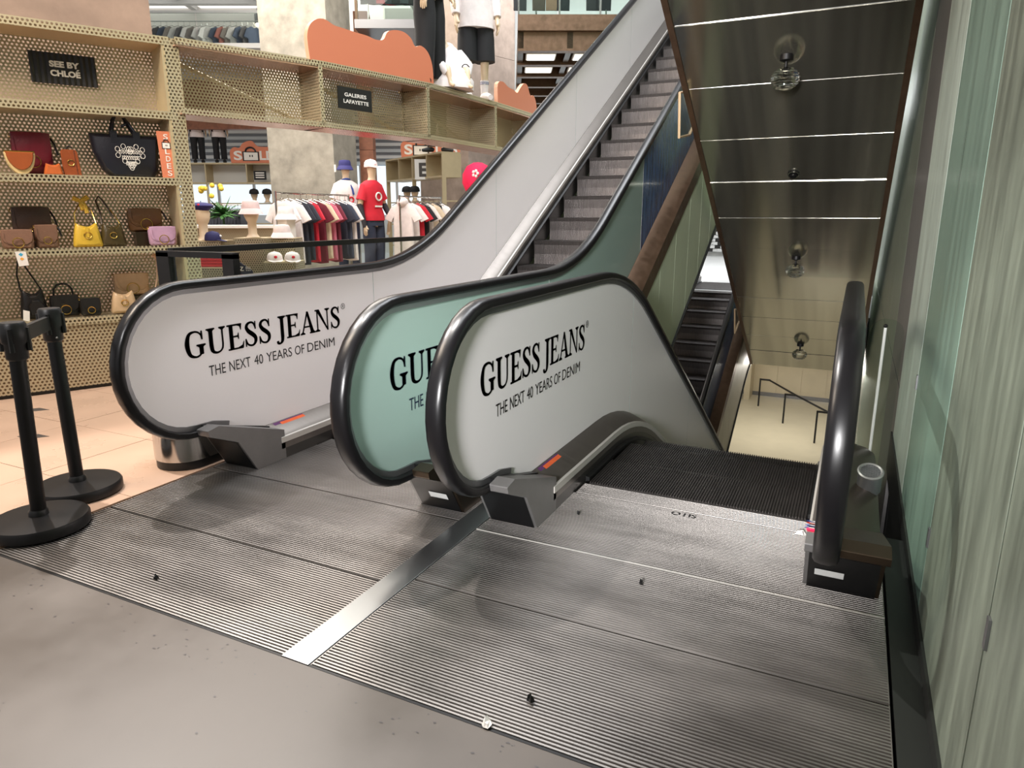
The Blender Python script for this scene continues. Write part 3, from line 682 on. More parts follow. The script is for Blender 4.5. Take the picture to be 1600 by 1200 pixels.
# ------------------------------------------------------------------ queue barrier posts
def stanchion(x, y, lean, lab):
    t = thing('barrier_post', lab, 'barrier post', (x, y, 0), 0, 'black belt barrier posts')
    obj('base', MB().lathe([(.19, 0), (.203, .008), (.203, .045), (.196, .056), (.05, .068)], (x, y, 0), 40), M['blackmetal'], t, smooth=True)
    lx, ly = lean
    P = lambda z: (x + lx * z, y + ly * z, z)
    obj('collar', MB().lathe([(.04, .06), (.04, .085), (.034, .095)], (x, y, 0), 20), M['black'], t, smooth=True)
    obj('pole', MB().tube([P(.06), P(.85)], .032, 20), M['blackmetal'], t, smooth=True)
    h = MB().lathe([(.036, .79), (.044, .80), (.044, .86), (.052, .87), (.052, .945), (.045, .955)], (x + lx * .87, y + ly * .87, 0), 20)
    obj('belt_head', h, M['black'], t, smooth=True)
    for k in range(4):
        a = pi / 4 + k * pi / 2
        obj('belt_slot', MB().tube([(x + lx * .87 + .05 * cos(a), y + ly * .87 + .05 * sin(a), .83), (x + lx * .87 + .05 * cos(a), y + ly * .87 + .05 * sin(a), .93)], .011, 6), M['black'], t)
    obj('screw', MB().sph((x + .046, y - .02, .82), .005, 8, 4), M['chrome'], t)
    return P(.9)
pa = stanchion(-3.245, 1.705, (.03, .012), 'black barrier post standing nearest, left front on the plate edge')
pb = stanchion(-3.50, 2.05, (-.05, .02), 'black barrier post standing behind the nearest one')
A, B = Vector(pa), Vector(pb); dd = (B - A).normalized() * .055; A2, B2 = A + dd, B - dd
nx, ny = -(B - A).y, (B - A).x; l = math.hypot(nx, ny); nx, ny = nx / l * .012, ny / l * .012
tag(obj('barrier_belt', MB().add([(p.x + s * nx, p.y + s * ny, p.z + h) for p in (A2, B2) for s in (-1, 1) for h in (-.045, .02)],
    [(0, 1, 3, 2), (4, 6, 7, 5), (0, 4, 5, 1), (2, 3, 7, 6), (0, 2, 6, 4), (1, 5, 7, 3)]), M['black']), 'short black belt stretched between the two barrier posts', 'belt')
# stainless drum behind the left newel
t = thing('metal_drum', 'shiny stainless drum with black plinth on the stone floor behind left handrail', 'drum', (-3.4, 2.85, 0))
def stadium(r, x, y0, y1, n=14): return [(x + r * cos(a), y0 + r * sin(a)) for a in [pi + pi * k / n for k in range(n + 1)]] + [(x + r * cos(a), y1 + r * sin(a)) for a in [pi * k / n for k in range(n + 1)]]
obj('body', MB().prism_z(stadium(.165, -3.39, 2.62, 2.78), .05, .34), M['chrome'], t, smooth=True)
obj('plinth', MB().prism_z(stadium(.158, -3.39, 2.62, 2.78), .0, .05), M['black'], t, smooth=True)
# litter and scuffs on the floor
rnd = random.Random(5)
def scrap(x, y, r, m, lab, n=7):
    pts = [(x + r * rnd.uniform(.5, 1) * cos(2 * pi * k / n), y + r * rnd.uniform(.4, 1) * sin(2 * pi * k / n)) for k in range(n)]
    mb = MB().loft([[(a, b, .001 + rnd.uniform(0, .012)) for a, b in pts], [(x + (a - x) * .6, y + (b - y) * .6, .008 + rnd.uniform(0, .02)) for a, b in pts]])
    tag(obj('paper_scrap' if m == 'white' else 'debris_scrap', mb, M[m]), lab, 'litter')
scrap(-.098, 3.15, .035, 'white', 'crumpled white paper scrap beside the right newel')
scrap(-2.355, 1.62, .012, 'black', 'tiny black scrap on the left ribbed plate')
scrap(-.73, 1.62, .017, 'black', 'curled black scrap low on the right ribbed plate')
scrap(-.62, 2.42, .013, 'black', 'black speck in the middle of the right ribbed plate')
scrap(-.80, 1.475, .02, 'white', 'silvery crumpled foil at the front edge of the right plate')
scrap(-1.07, 2.92, .009, 'black', 'small dark crumb near right newel cover on the plate')
sm = MB()
for k in range(120):
    a = rnd.uniform(-3, -.2); b = 1.45 - abs(rnd.gauss(0, .09 if k < 80 else .5)); r = rnd.uniform(.002, .006); n = 5
    sm.add([(a + r * rnd.uniform(.4, 1.6) * cos(2 * pi * j / n), b + r * rnd.uniform(.4, 1) * sin(2 * pi * j / n), .0008) for j in range(n)], [tuple(range(n))])
o = obj('floor_specks', sm, M['stone_dark'], recalc=False); tag(o, 'dark specks and scuffs along the edge of the concrete floor', 'dirt', kind='stuff')

# ------------------------------------------------------------------ gold perforated shelf fixture (curved in plan)
L0 = Vector((-5.857, 2.943)); U2 = Vector((.449, .8934)); N2 = Vector((.8934, -.449))
def S(s, dep=0.0): p = L0 + U2 * s - N2 * dep; return (p.x, p.y)
def SP(s, dep, z): p = S(s, dep); return (p[0], p[1], z)
TOP, BOT, DEP = 2.79, 2.24, .38
PL = [S(-.60), (-5.12, 4.29), (-4.66, 5.53), (-4.36, 6.90), (-4.31, 8.40), (-4.33, 9.70), (-4.47, 11.0)]
fx = thing('display_shelving', 'curved gold perforated metal shelving with long overhead beam along the shop front', 'shelving', (-5.4, 3.9, 0))
GP, GB, GS = M['gold_perf'], M['gold_back'], M['gold']
s0, s1 = -.60, 1.50
for z in (TOP, 2.22, 1.695, 1.142, .59):
    # shelf tray: perforated deck and raised perforated front lip
    obj('shelf', MB().obox(S(s0), S(s1), 0, DEP, z - .012, z - .004), GP, fx)
    obj('shelf_lip', MB().obox(S(s0), S(s1), -.006, 0, z - .055, z + .008), GP, fx)
    obj('shelf_underside', MB().obox(S(s0), S(s1), .004, DEP, z - .05, z - .044), GS if z < 2.7 else M['pinkglow'], fx)
obj('back_panel', MB().obox(S(s0, DEP), S(s1, DEP), 0, .006, .55, TOP), GB, fx)
for s in (-.6, 1.44): obj('side_panel', MB().obox(S(s), S(s + .02), 0, DEP, .03, TOP - .05), GS, fx)
obj('upright_post', MB().obox(S(1.46), S(1.565), -.008, .03, .0, TOP), GP, fx)
obj('upright_cheek', MB().obox(S(1.565), S(1.57), -.008, DEP, .0, TOP), GS, fx)
obj('plinth_panel', MB().obox(S(.14), S(1.46), .01, .016, .03, .53), M['gold_back'], fx); obj('plinth_panel', MB().obox(S(-.6), S(.125), .01, .016, .03, .53), M['gold_back'], fx)
obj('plinth_glow_sheet', MB().obox(S(-.6), S(1.46), .07, .09, .02, .53), M['pinkglow'], fx)  # peach sheet, its colour stands in for the glow inside the plinth
obj('plinth_foot', MB().obox(S(-.6), S(1.56), .03, .3, 0, .028), M['black'], fx)
# overhead beam bays
def lerp(A, B, t): return (A[0] + (B[0] - A[0]) * t, A[1] + (B[1] - A[1]) * t)
for k in range(1, len(PL) - 1):
    A, B = PL[k], PL[k + 1]
    obj('beam_top', MB().obox(A, B, 0, DEP, TOP - .012, TOP - .004), GP, fx)
    obj('beam_lip', MB().obox(A, B, -.006, 0, TOP - .045, TOP + .006), GP, fx)
    obj('beam_soffit', MB().obox(A, B, .01, DEP, BOT - .03, BOT - .018), M['pinkish'], fx)
    obj('beam_soffit_lip', MB().obox(A, B, -.006, 0, BOT - .03, BOT + .022), GP, fx)
    obj('beam_lining', MB().obox(A, B, .004, DEP, TOP - .06, TOP - .05), M['pinkish'], fx)
    q = MB().obox(A, B, DEP, DEP + .006, BOT, TOP)
    obj('back_panel', q, GP if k == 1 else GB, fx)
    obj('divider', MB().obox(lerp(A, B, .965), lerp(A, B, .985), 0, DEP, BOT, TOP - .02), GB, fx)
    obj('divider_edge', MB().obox(lerp(A, B, .96), lerp(A, B, .99), -.006, .006, BOT, TOP - .02), GP, fx)
    ux, uy = B[0] - A[0], B[1] - A[1]; l = math.hypot(ux, uy); nx, ny = -uy / l, ux / l
    a = (A[0] + nx * (DEP + .03), A[1] + ny * (DEP + .03)); b = (B[0] + nx * (DEP + .03), B[1] + ny * (DEP + .03))
    obj('brace', MB().tube([(a[0], a[1], TOP - .06), (b[0], b[1], BOT + .03)], .018, 6), GS, fx)
def line_frame(A, B, dep):
    ux, uy = B[0] - A[0], B[1] - A[1]; l = math.hypot(ux, uy); ux /= l; uy /= l; nx, ny = -uy, ux
    return lambda a, b, t=0.0: (A[0] + ux * a + nx * (dep - t), A[1] + uy * a + ny * (dep - t), b)
# signs
sf = line_frame(S(0), S(1), .36)
t = thing('shop_sign', 'black wavy sign reading SEE BY CHLOE hung in the bag shelving', 'sign', SP(.78, .36, 2.41))
mb = MB(); n = 46
fp = [(.555 + .452 * i / n, .008 + .006 * sin(i * 2 * pi / 4)) for i in range(n + 1)]
mb.prism([(s, d) for s, d in fp] + [(1.007, -.006), (.555, -.006)], lambda a, b, z: sf(a, z, b), 2.412, 2.642)
obj('sign_board', mb, M['black'], t)
for body, z0, z1 in (('SEE BY', 2.535, 2.582), ('CHL\u00d4E'.replace('\u00d4', 'O'), 2.468, 2.515)):
    obj('sign_lettering', text_mb(body, lambda a, b: sf(a, b, .018), .685, .89, z0, z1, .05), M['white'], t, recalc=False, label='white bold lettering %s' % body)
obj('sign_accent', MB().add([sf(.862, 2.519, .018), sf(.876, 2.519, .018), sf(.888, 2.531, .018), sf(.874, 2.531, .018)], [(0, 1, 2, 3)]), M['white'], t, recalc=False)
gf = line_frame(PL[2], PL[3], .0)
t = thing('shop_sign', 'black sign reading GALERIES LAFAYETTE on the overhead gold beam', 'sign', gf(.34, 2.41))
obj('sign_board', MB().prism(R4(.14, .555, 2.40, 2.60), lambda a, b, z: gf(a, b, z), .008, .02), M['black'], t)
obj('sign_lettering', text_mb('GALERIES', lambda a, b: gf(a, b, .0215), .215, .485, 2.515, 2.55, .025), M['white'], t, recalc=False, label='white lettering GALERIES')
obj('sign_lettering', text_mb('LAFAYETTE', lambda a, b: gf(a, b, .0215), .20, .51, 2.455, 2.49, .025), M['white'], t, recalc=False, label='white lettering LAFAYETTE')
# orange cloud boards standing on the beam
def cloud(fr, pts, lab):
    q = spline([(a, b, 0) for a, b in pts], 5); poly = [(a, b) for a, b, c in q]
    t = thing('cloud_board', lab, 'display board', fr(pts[0][0], pts[0][1]), 0, 'orange cloud boards on the beam')
    base = [(poly[-1][0], TOP), (poly[0][0], TOP)]
    mb = MB().prism(poly + base, lambda a, b, z: fr(a, b, z), 0, .05, 1, 0, 0)
    obj('board', mb, [M['orange'], M['orange_edge']], t)
gf2 = line_frame(PL[2], PL[3], .06)
cloud(gf2, [(-.135, TOP), (-.15, 2.98), (-.11, 3.09), (-.03, 3.15), (.06, 3.165), (.16, 3.135), (.24, 3.13), (.42, 3.12), (.56, 3.115), (.67, 3.10), (.77, 3.12), (.83, 3.2), (.93, 3.235), (1.05, 3.24), (1.15, 3.20), (1.21, 3.13), (1.3, 3.15), (1.40, 3.10), (1.46, 2.98), (1.475, TOP)], 'large orange cloud-shaped board on the beam above the black sign')
gf3 = line_frame(PL[4], PL[5], .06)
cloud(gf3, [(.05, TOP), (.05, 3.02), (.2, 3.07), (.36, 3.03), (.52, 3.02), (.64, 3.0), (.72, 3.06), (.86, 3.15), (.98, 3.14), (1.08, 3.03), (1.2, 3.04), (1.29, 2.95), (1.32, TOP)], 'smaller orange cloud-shaped board farther along the beam')
# SOLDES strip on the bag shelf
def bag_icon(fr, cx, cz, w, h, t, name='bag_emblem'):
    bl = MB().add([fr(cx + a * w, cz + b * h, .003) for a, b in ((-.55, -.55), (.55, -.55), (.55, .45), (-.55, .5))], [(0, 1, 2, 3)])
    obj('emblem_outline', bl, M['black'], t, recalc=False)
    wh = MB().add([fr(cx + a * w, cz + b * h, .0045) for a, b in ((-.46, -.46), (.46, -.46), (.46, .36), (-.46, .40))], [(0, 1, 2, 3)])
    obj(name, wh, M['white'], t, recalc=False, label='white bag emblem standing for the letter O')
    mk = MB()
    for s in (-.1, .06): mk.add([fr(cx + (s + a) * w, cz + b * h, .006) for a, b in ((0, -.12), (.08, -.12), (.08, .1), (0, .1))], [(0, 1, 2, 3)])
    o = obj('emblem_marks', mk, M['black'], t, recalc=False); o['kind'] = 'stuff'
    obj('emblem_handle', MB().tube([fr(cx + .34 * w * cos(a), cz + .42 * h + .5 * h * sin(a), .005) for a in [pi * k / 10 for k in range(11)]], w * .06, 5), M['black'], t)
vf = line_frame(S(0), S(1), .05)
t = thing('sale_strip', 'narrow orange upright SOLDES sign at the end of the bag shelf', 'sign', vf(1.42, 1.70))
obj('strip_board', MB().prism([(1.355, 1.70), (1.475, 1.70), (1.462, 2.075), (1.342, 2.075)], lambda a, b, z: vf(a, b, z), -.006, .006), M['orange'], t)
for i, ch in enumerate('S LDES'):
    z = 2.01 - i * .058
    if ch == ' ': bag_icon(lambda a, b, c: vf(a, b, c + .006), 1.405, z + .012, .06, .05, t)
    else: obj('sign_letter', text_mb(ch, lambda a, b: vf(a, b, .0085), 1.39 + i * .001, 1.425 + i * .001, z, z + .043, .01), M['white'], t, recalc=False, label='white letter %s' % ch)

# ------------------------------------------------------------------ bags on the shelves
def flap_bag(name, s0, s1, z0, z1, dep, col, lab, ring=True, handle=None, rise=0.0, cat='handbag', tassel=False):
    """shoulder bag: body, folded flap with rounded lower edge, gold ring, strap lugs"""
    w_, h_ = s1 - s0, z1 - z0; cs = (s0 + s1) / 2; m = cloth(*col, leather=True)
    fr = line_frame(S(0), S(1), dep)
    F = lambda a, b, t: fr(cs + a * w_, z0 + b * h_, t)
    t = thing(name, lab, cat, fr(cs, z0), 0, 'handbags on the gold shelves')
    body = [(-.42, 0), (-.2, -.0), (.2, 0), (.42, 0), (.485, .1), (.5, .4), (.5, .8), (.45, .93), (.2, .965), (-.2, .965), (-.45, .93), (-.5, .8), (-.5, .4), (-.485, .1)]
    obj('body', MB().pillow(body, F, min(.10, w_ * .5), 3, 2.6, mn=.8), m, t, smooth=True)
    d0 = min(.10, w_ * .5) / 2
    flap = [(-.48, 1.0), (-.49, .62), (-.44, .38), (-.3, .24), (0, .19), (.3, .24), (.44, .38), (.49, .62), (.48, 1.0), (.25, 1.015), (-.25, 1.015)]
    obj('flap', MB().pillow(flap, lambda a, b, tt: F(a, b, tt + d0 * .95), .018, 2, 2, mn=.94), m, t, smooth=True)
    if ring: obj('gold_ring', MB().torus((0, .33, d0 + .021), .17, .0035, lambda a, b, c: F(a, (b - .33) * w_ / h_ + .33, c), 24, 6), M['gold_metal'], t, smooth=True)
    obj('seam_line', MB().tube([F(a, b, d0 + .016) for a, b in ((-.42, .9), (-.42, .6), (-.36, .42), (-.2, .31))], .0022, 4), m, t)
    for sg in (-1, 1): obj('strap_lug', MB().torus((sg * .47, .93, 0), .045, .0025, F, 10, 5), M['gold_metal'], t)
    if handle: obj('handle', MB().tube([F(a, b, 0) for a, b in handle], .008, 7), m, t, smooth=True)
    if tassel: obj('tassel', MB().tube([F(.5, .9, .01), F(.58, .75, .02), F(.64, .5, .02)], .008, 6), cloth(30, 26, 26, leather=True), t)
    return t
def hobo_bag(name, s0, s1, z0, z1, dep, col, lab, strap=None, buckle=True, cat='handbag'):
    w_, h_ = s1 - s0, z1 - z0; cs = (s0 + s1) / 2; m = cloth(*col, leather=True); fr = line_frame(S(0), S(1), dep)
    F = lambda a, b, t: fr(cs + a * w_, z0 + b * h_, t)
    t = thing(name, lab, cat, fr(cs, z0), 0, 'handbags on the gold shelves')
    body = [(-.46, 0), (-.2, 0), (.2, 0), (.46, 0), (.5, .08), (.44, .5), (.37, .95), (.32, 1.0), (.15, .84), (-.12, .83), (-.3, .98), (-.36, .95), (-.44, .5), (-.5, .08)]
    obj('body', MB().pillow(body, F, .1, 3, 2.4, mn=.74), m, t, smooth=True)
    obj('top_band', MB().tube([F(a, b, .02) for a, b in ((-.36, .98), (-.22, .88), (-.05, .82), (.12, .83), (.25, .92), (.34, .99))], .008, 6), m, t, smooth=True)
    if buckle:
        obj('gold_buckle', MB().torus((0, .5, .056), .13, .0035, F, 16, 5), M['gold_metal'], t, smooth=True)
        obj('front_strap', MB().prism(R4(-.05, .05, .42, .86), F, .046, .056), m, t)
    for k, st in enumerate(strap or []): obj(st[0], MB().tube([F(a, b, c) for a, b, c in st[1]], st[2], 7), st[3], t, smooth=True)
    return t
gm = M['gold_metal']
flap_bag('handbag', .345, .61, 1.70, 2.02, .27, (112, 24, 44), 'burgundy quilted handbag with gold ring standing at back of top bag shelf', tassel=True)
# half-moon bag
fr = line_frame(S(0), S(1), .12); t = thing('half_moon_bag', 'tan half-moon bag with cream edge leaning in front of the burgundy bag', 'handbag', fr(.385, 1.70))
arc = [(.1 * cos(a), .165 * sin(a)) for a in [pi + pi * k / 14 for k in range(15)]]
obj('cream_edge', MB().pillow([(.385 + a, 1.862 + b) for a, b in arc], fr, .05, 2, 2, mn=.92), cloth(214, 190, 140, leather=True), t, smooth=True)
obj('body', MB().pillow([(.385 + a * .9, 1.866 + b * .82) for a, b in arc], lambda a, b, c: fr(a, b, c + .01), .06, 2, 2, mn=.9), cloth(150, 76, 38, leather=True), t, smooth=True)
obj('zip_line', MB().tube([fr(.29, 1.868, .02), fr(.48, 1.868, .02)], .006, 6), gm, t)
hobo_bag('coiled_purse', .522, .655, 1.70, 1.785, .12, (186, 96, 48), 'small orange-brown woven purse lying between half-moon bag and upright wallet', buckle=False)
fr = line_frame(S(0), S(1), .12); t = thing('wallet', 'tall chestnut leather wallet with gold ring standing upright on the top bag shelf', 'wallet', fr(.715, 1.70))
obj('body', MB().pillow([(.655, 1.70), (.778, 1.70), (.766, 1.885), (.75, 1.9), (.665, 1.9), (.652, 1.885)], fr, .035, 2, 3, mn=.94), cloth(140, 70, 36, leather=True), t, smooth=True)
obj('fold_line', MB().tube([fr(.75, 1.705, .018), fr(.741, 1.895, .018)], .003, 4), cloth(90, 44, 24, leather=True), t)
obj('gold_ring', MB().torus((.712, 1.80, .022), .022, .003, fr, 18, 5), gm, t, smooth=True)
obj('wrist_strap', MB().tube([fr(.69, 1.90, 0), fr(.71, 1.925, .005), fr(.735, 1.915, .01)], .006, 6), cloth(30, 26, 26, leather=True), t)
# black tote with white looping print
fr = line_frame(S(0), S(1), .17); t = thing('tote_bag', 'large glossy black tote bag with white looping script print', 'handbag', fr(1.12, 1.70)); bk = cloth(24, 24, 34, leather=True)
obj('body', MB().pillow([(.99, 1.70), (1.3, 1.70), (1.345, 1.75), (1.36, 1.9), (1.375, 2.03), (1.1, 2.034), (.865, 2.03), (.88, 1.9), (.93, 1.76)], fr, .14, 3, 2.5, mn=.86), bk, t, smooth=True)
obj('zip_edge', MB().tube([fr(.868, 2.032, .0), fr(1.374, 2.032, 0)], .008, 6), bk, t)
for sg, dz in ((-1, 0), (1, .012)):
    obj('handle', MB().tube([fr(1.035, 1.98, .05 * sg), fr(1.03, 2.06, .05 * sg), fr(1.05, 2.15, .03 * sg), fr(1.085, 2.20 + dz, .01 * sg), fr(1.12, 2.19, 0), fr(1.16, 2.12, .03 * sg), fr(1.2, 2.05, .05 * sg), fr(1.20, 1.98, .05 * sg)], .012, 7), bk, t, smooth=True)
for s in (1.035, 1.2): obj('handle_tab', MB().prism(R4(s - .025, s + .025, 1.97, 2.06), fr, .055, .072), bk, t)
obj('handle_knot', MB().tube([fr(1.10, 2.1, .02), fr(1.14, 2.12, .03), fr(1.17, 2.13, .02)], .01, 6), bk, t)
mb = MB(); r2 = random.Random(3)
def heart(a): return (.013 * 8.2 * (sin(a) ** 3), .0062 * (13 * cos(a) - 5 * cos(2 * a) - 2 * cos(3 * a) - cos(4 * a)))
for k in range(14):
    a = 2 * pi * k / 14; h = heart(a); q = [(1.14 + h[0] * .92 + .017 * cos(b), 1.875 + h[1] * .92 + .02 * sin(b)) for b in [2 * pi * j / 9 + k for j in range(10)]]
    mb.tube([fr(x, z, .0745) for x, z in q], .0022, 4)
o = obj('print_loops', mb, M['white'], t, label='white looping heart-shaped print'); o['kind'] = 'stuff'
for i, (wd, z, x0, x1) in enumerate((('JOYFUL', 1.905, 1.065, 1.215), ('BYB', 1.845, 1.09, 1.19))[:0]): pass
mb = MB()
for row, (z, x0, x1) in enumerate(((1.90, 1.06, 1.22), (1.855, 1.075, 1.205), (1.81, 1.105, 1.175))):
    q = [(x0 + (x1 - x0) * i / 40 + .012 * sin(i * 1.3), z + .017 * cos(i * 1.3)) for i in range(41)]; mb.tube([fr(x, zz, .0755) for x, zz in q], .0022, 4)
o = obj('print_script', mb, M['white'], t, label='white scribbled script'); o['kind'] = 'stuff'
# second shelf
flap_bag('handbag', .272, .535, 1.147, 1.46, .27, (70, 50, 42), 'large dark brown handbag with gold arc handle at the back of middle bag shelf', tassel=True)
flap_bag('handbag', .18, .388, 1.147, 1.292, .09, (128, 96, 80), 'taupe ruched handbag at the left front of middle bag shelf')
flap_bag('handbag', .40, .555, 1.147, 1.325, .12, (118, 88, 72), 'slim taupe pocket bag next to the taupe ruched handbag', tassel=True)
ys_ = cloth(206, 168, 62, leather=True)
hobo_bag('handbag', .648, .86, 1.147, 1.335, .12, (206, 170, 58), 'mustard yellow handbag with knotted yellow scarf on its strap',
    [('shoulder_strap', [(-.34, .95, 0), (-.3, 1.4, -.05), (-.12, 1.75, -.08), (.1, 1.85, -.09), (.3, 1.5, -.06), (.36, .95, 0)], .005, gm), ('scarf_knot', [(-.28, 2.06, -.06), (-.02, 1.92, -.05), (.22, 2.1, -.06)], .02, ys_), ('scarf_tail', [(0, 1.95, -.05), (.08, 1.7, -.03), (.12, 1.42, -.02)], .017, ys_), ('scarf_tail', [(-.02, 1.95, -.05), (-.06, 1.75, -.03), (-.02, 1.55, -.02)], .013, ys_)])
ds = cloth(58, 44, 28, leather=True)
hobo_bag('handbag', .842, 1.035, 1.147, 1.33, .13, (66, 54, 26), 'dark olive handbag with long loop strap beside the yellow one',
    [('shoulder_strap', [(-.34, .95, 0), (-.32, 1.5, -.06), (-.4, 2.0, -.1), (-.28, 2.2, -.11), (-.16, 2.05, -.1), (.0, 1.7, -.07), (.12, 1.3, -.04)], .008, ds), ('gold_chain', [(.34, .95, 0), (.2, 1.4, -.05), (-.1, 1.9, -.09)], .004, gm)])
fr = line_frame(S(0), S(1), .25)
tag(obj('display_riser', MB().prism(R4(1.12, 1.31, 1.139, 1.258), lambda a, b, c: fr(a, b, c), -.07, .07), M['cover_dark']), 'small dark riser block under the brown handbag', 'riser')
flap_bag('handbag', 1.08, 1.345, 1.260, 1.455, .25, (92, 62, 34), 'brown handbag raised on a dark riser at right of middle shelf', tassel=True)
flap_bag('handbag', 1.198, 1.41, 1.147, 1.305, .09, (176, 140, 166), 'lavender handbag with large gold ring at right front of middle shelf')
# lower shelf
bkl = cloth(18, 17, 18, leather=True)
t = hobo_bag('backpack', .225, .42, .595, .83, .15, (18, 17, 18), 'black backpack hanging by thin straps at left of lowest bag shelf', [('shoulder_strap', [(-.36, .95, 0), (-.4, 1.5, -.02), (-.3, 1.9, -.02)], .006, bkl), ('shoulder_strap', [(.34, .95, 0), (.05, 1.5, -.02), (-.15, 1.9, -.02)], .006, bkl), ('strap_knot', [(-.3, 1.88, -.02), (-.2, 1.98, -.02), (-.12, 1.88, -.02)], .014, bkl)], False, 'backpack')
frb = line_frame(S(0), S(1), .15)
obj('front_pocket', MB().pillow([(.29, .62), (.39, .62), (.4, .7), (.36, .75), (.31, .75), (.28, .7)], lambda a, b, c: frb(a, b, c + .05), .05, 2, 2.2, mn=.8), bkl, t, smooth=True)
obj('price_tag', MB().prism([(.235, .60), (.275, .585), (.285, .665), (.245, .68)], lambda a, b, c: frb(a, b, c), .09, .093), M['white'], t, label='white price tag')
flap_bag('handbag', .43, .64, .595, .77, .19, (20, 19, 20), 'black handbag with rigid arched top handle on lowest shelf', handle=[(-.32, .95), (-.3, 1.25), (-.18, 1.45), (0, 1.5), (.18, 1.45), (.3, 1.25), (.32, .95)])
flap_bag('handbag', .63, .78, .595, .74, .11, (22, 21, 22), 'small black handbag with gold ring on lowest shelf, right of the arched-handle bag')
fr = line_frame(S(0), S(1), .27)
tag(obj('display_riser', MB().prism(R4(.95, 1.16, .588, .722), lambda a, b, c: fr(a, b, c), -.07, .05), M['cover_dark']), 'dark riser block under the beige flap bag', 'riser')
flap_bag('backpack', .915, 1.185, .724, .915, .27, (186, 156, 122), 'beige flap backpack raised at the back of lowest bag shelf', cat='backpack')
hobo_bag('handbag', .85, 1.055, .595, .775, .11, (192, 164, 130), 'small beige handbag with gold buckle in front of the beige backpack')
pk = cloth(200, 168, 142, leather=True)
hobo_bag('shoulder_bag', 1.16, 1.33, .595, .73, .12, (198, 166, 140), 'pale beige shoulder bag with tall knotted strap at right end of lowest shelf', [('shoulder_strap', [(-.3, 1, 0), (-.05, 2.0, -.03), (.05, 3.2, -.05), (-.05, 3.7, -.05)], .006, pk), ('shoulder_strap', [(.3, 1, 0), (.2, 2.2, -.03), (.08, 3.2, -.05)], .006, gm), ('strap_knot', [(-.12, 3.5, -.05), (.08, 3.25, -.04), (.2, 3.1, -.04)], .014, pk)], False)
fr = line_frame(S(0), S(1), -.012)
t = thing('shelf_card', 'white card with blue and orange marks on the middle bag shelf edge', 'card', fr(.285, 1.05))
obj('card', MB().prism([(.25, 1.13), (.32, 1.13), (.325, 1.025), (.262, 1.02)], lambda a, b, c: fr(a, b, c), 0, .002), M['white'], t)
obj('blue_mark', MB().prism([(.27, 1.108), (.285, 1.122), (.3, 1.108), (.285, 1.094)], lambda a, b, c: fr(a, b, c), .0025, .003), cloth(60, 160, 200), t); obj('orange_mark', MB().prism([(.275, 1.075), (.288, 1.087), (.302, 1.075), (.288, 1.063)], lambda a, b, c: fr(a, b, c), .0025, .003), cloth(230, 160, 60), t)

# ------------------------------------------------------------------ glass railing beside the escalator well
t = thing('glass_railing', 'glass railing with black top rail along the shop edge behind the left escalator', 'railing', (-3.85, 3.0, 0))
obj('top_rail', MB().box(-3.875, -3.825, 3.03, 7.4, 1.16, 1.20), M['blackmetal'], t)
for i in range(4): obj('glass_pane', MB().box(-3.857, -3.845, 3.06 + i * 1.085, 3.06 + i * 1.085 + 1.07, .05, 1.165), M['clear'], t)
obj('end_post', MB().box(-3.93, -3.82, 2.985, 3.035, 0, 1.175), M['blackmetal'], t); obj('end_post', MB().box(-3.36, -3.27, 2.985, 3.035, 0, 1.175), M['blackmetal'], t)
obj('end_rail', MB().box(-3.93, -3.27, 2.985, 3.035, 1.15, 1.185), M['blackmetal'], t)
obj('end_pane', MB().box(-3.82, -3.36, 3.005, 3.015, .36, 1.15), M['clear'], t)
obj('base_channel', MB().box(-3.875, -3.825, 3.03, 7.4, 0, .06), M['blackmetal'], t)

# ------------------------------------------------------------------ mannequins and clothes
def ell(cx, cy, cz, rx, ry, n=14, tilt=0.0):
    return [(cx + rx * cos(2 * pi * k / n), cy + ry * sin(2 * pi * k / n), cz + tilt * rx * cos(2 * pi * k / n)) for k in range(n)]
def cross(a, b): return Vector(a).lerp(Vector(b), .5)
def skin_body(name, J, E, parent, m, scale):
    names = list(J); me = bpy.data.meshes.new(name)
    me.from_pydata([Vector(J[k][0]) * scale for k in names], [(names.index(a), names.index(b)) for a, b in E], [])
    me.materials.append(m)
    o = bpy.data.objects.new(name, me); C.objects.link(o); o.parent = parent
    sk = o.modifiers.new('skin', 'SKIN'); sk.use_smooth_shade = True
    sv = me.skin_vertices[0].data
    for i, k in enumerate(names):
        r = J[k][1] * scale; sv[i].radius = (r, r); sv[i].use_root = (k == 'pelvis')
    sb = o.modifiers.new('sub', 'SUBSURF'); sb.levels = 1; sb.render_levels = 1
    return o
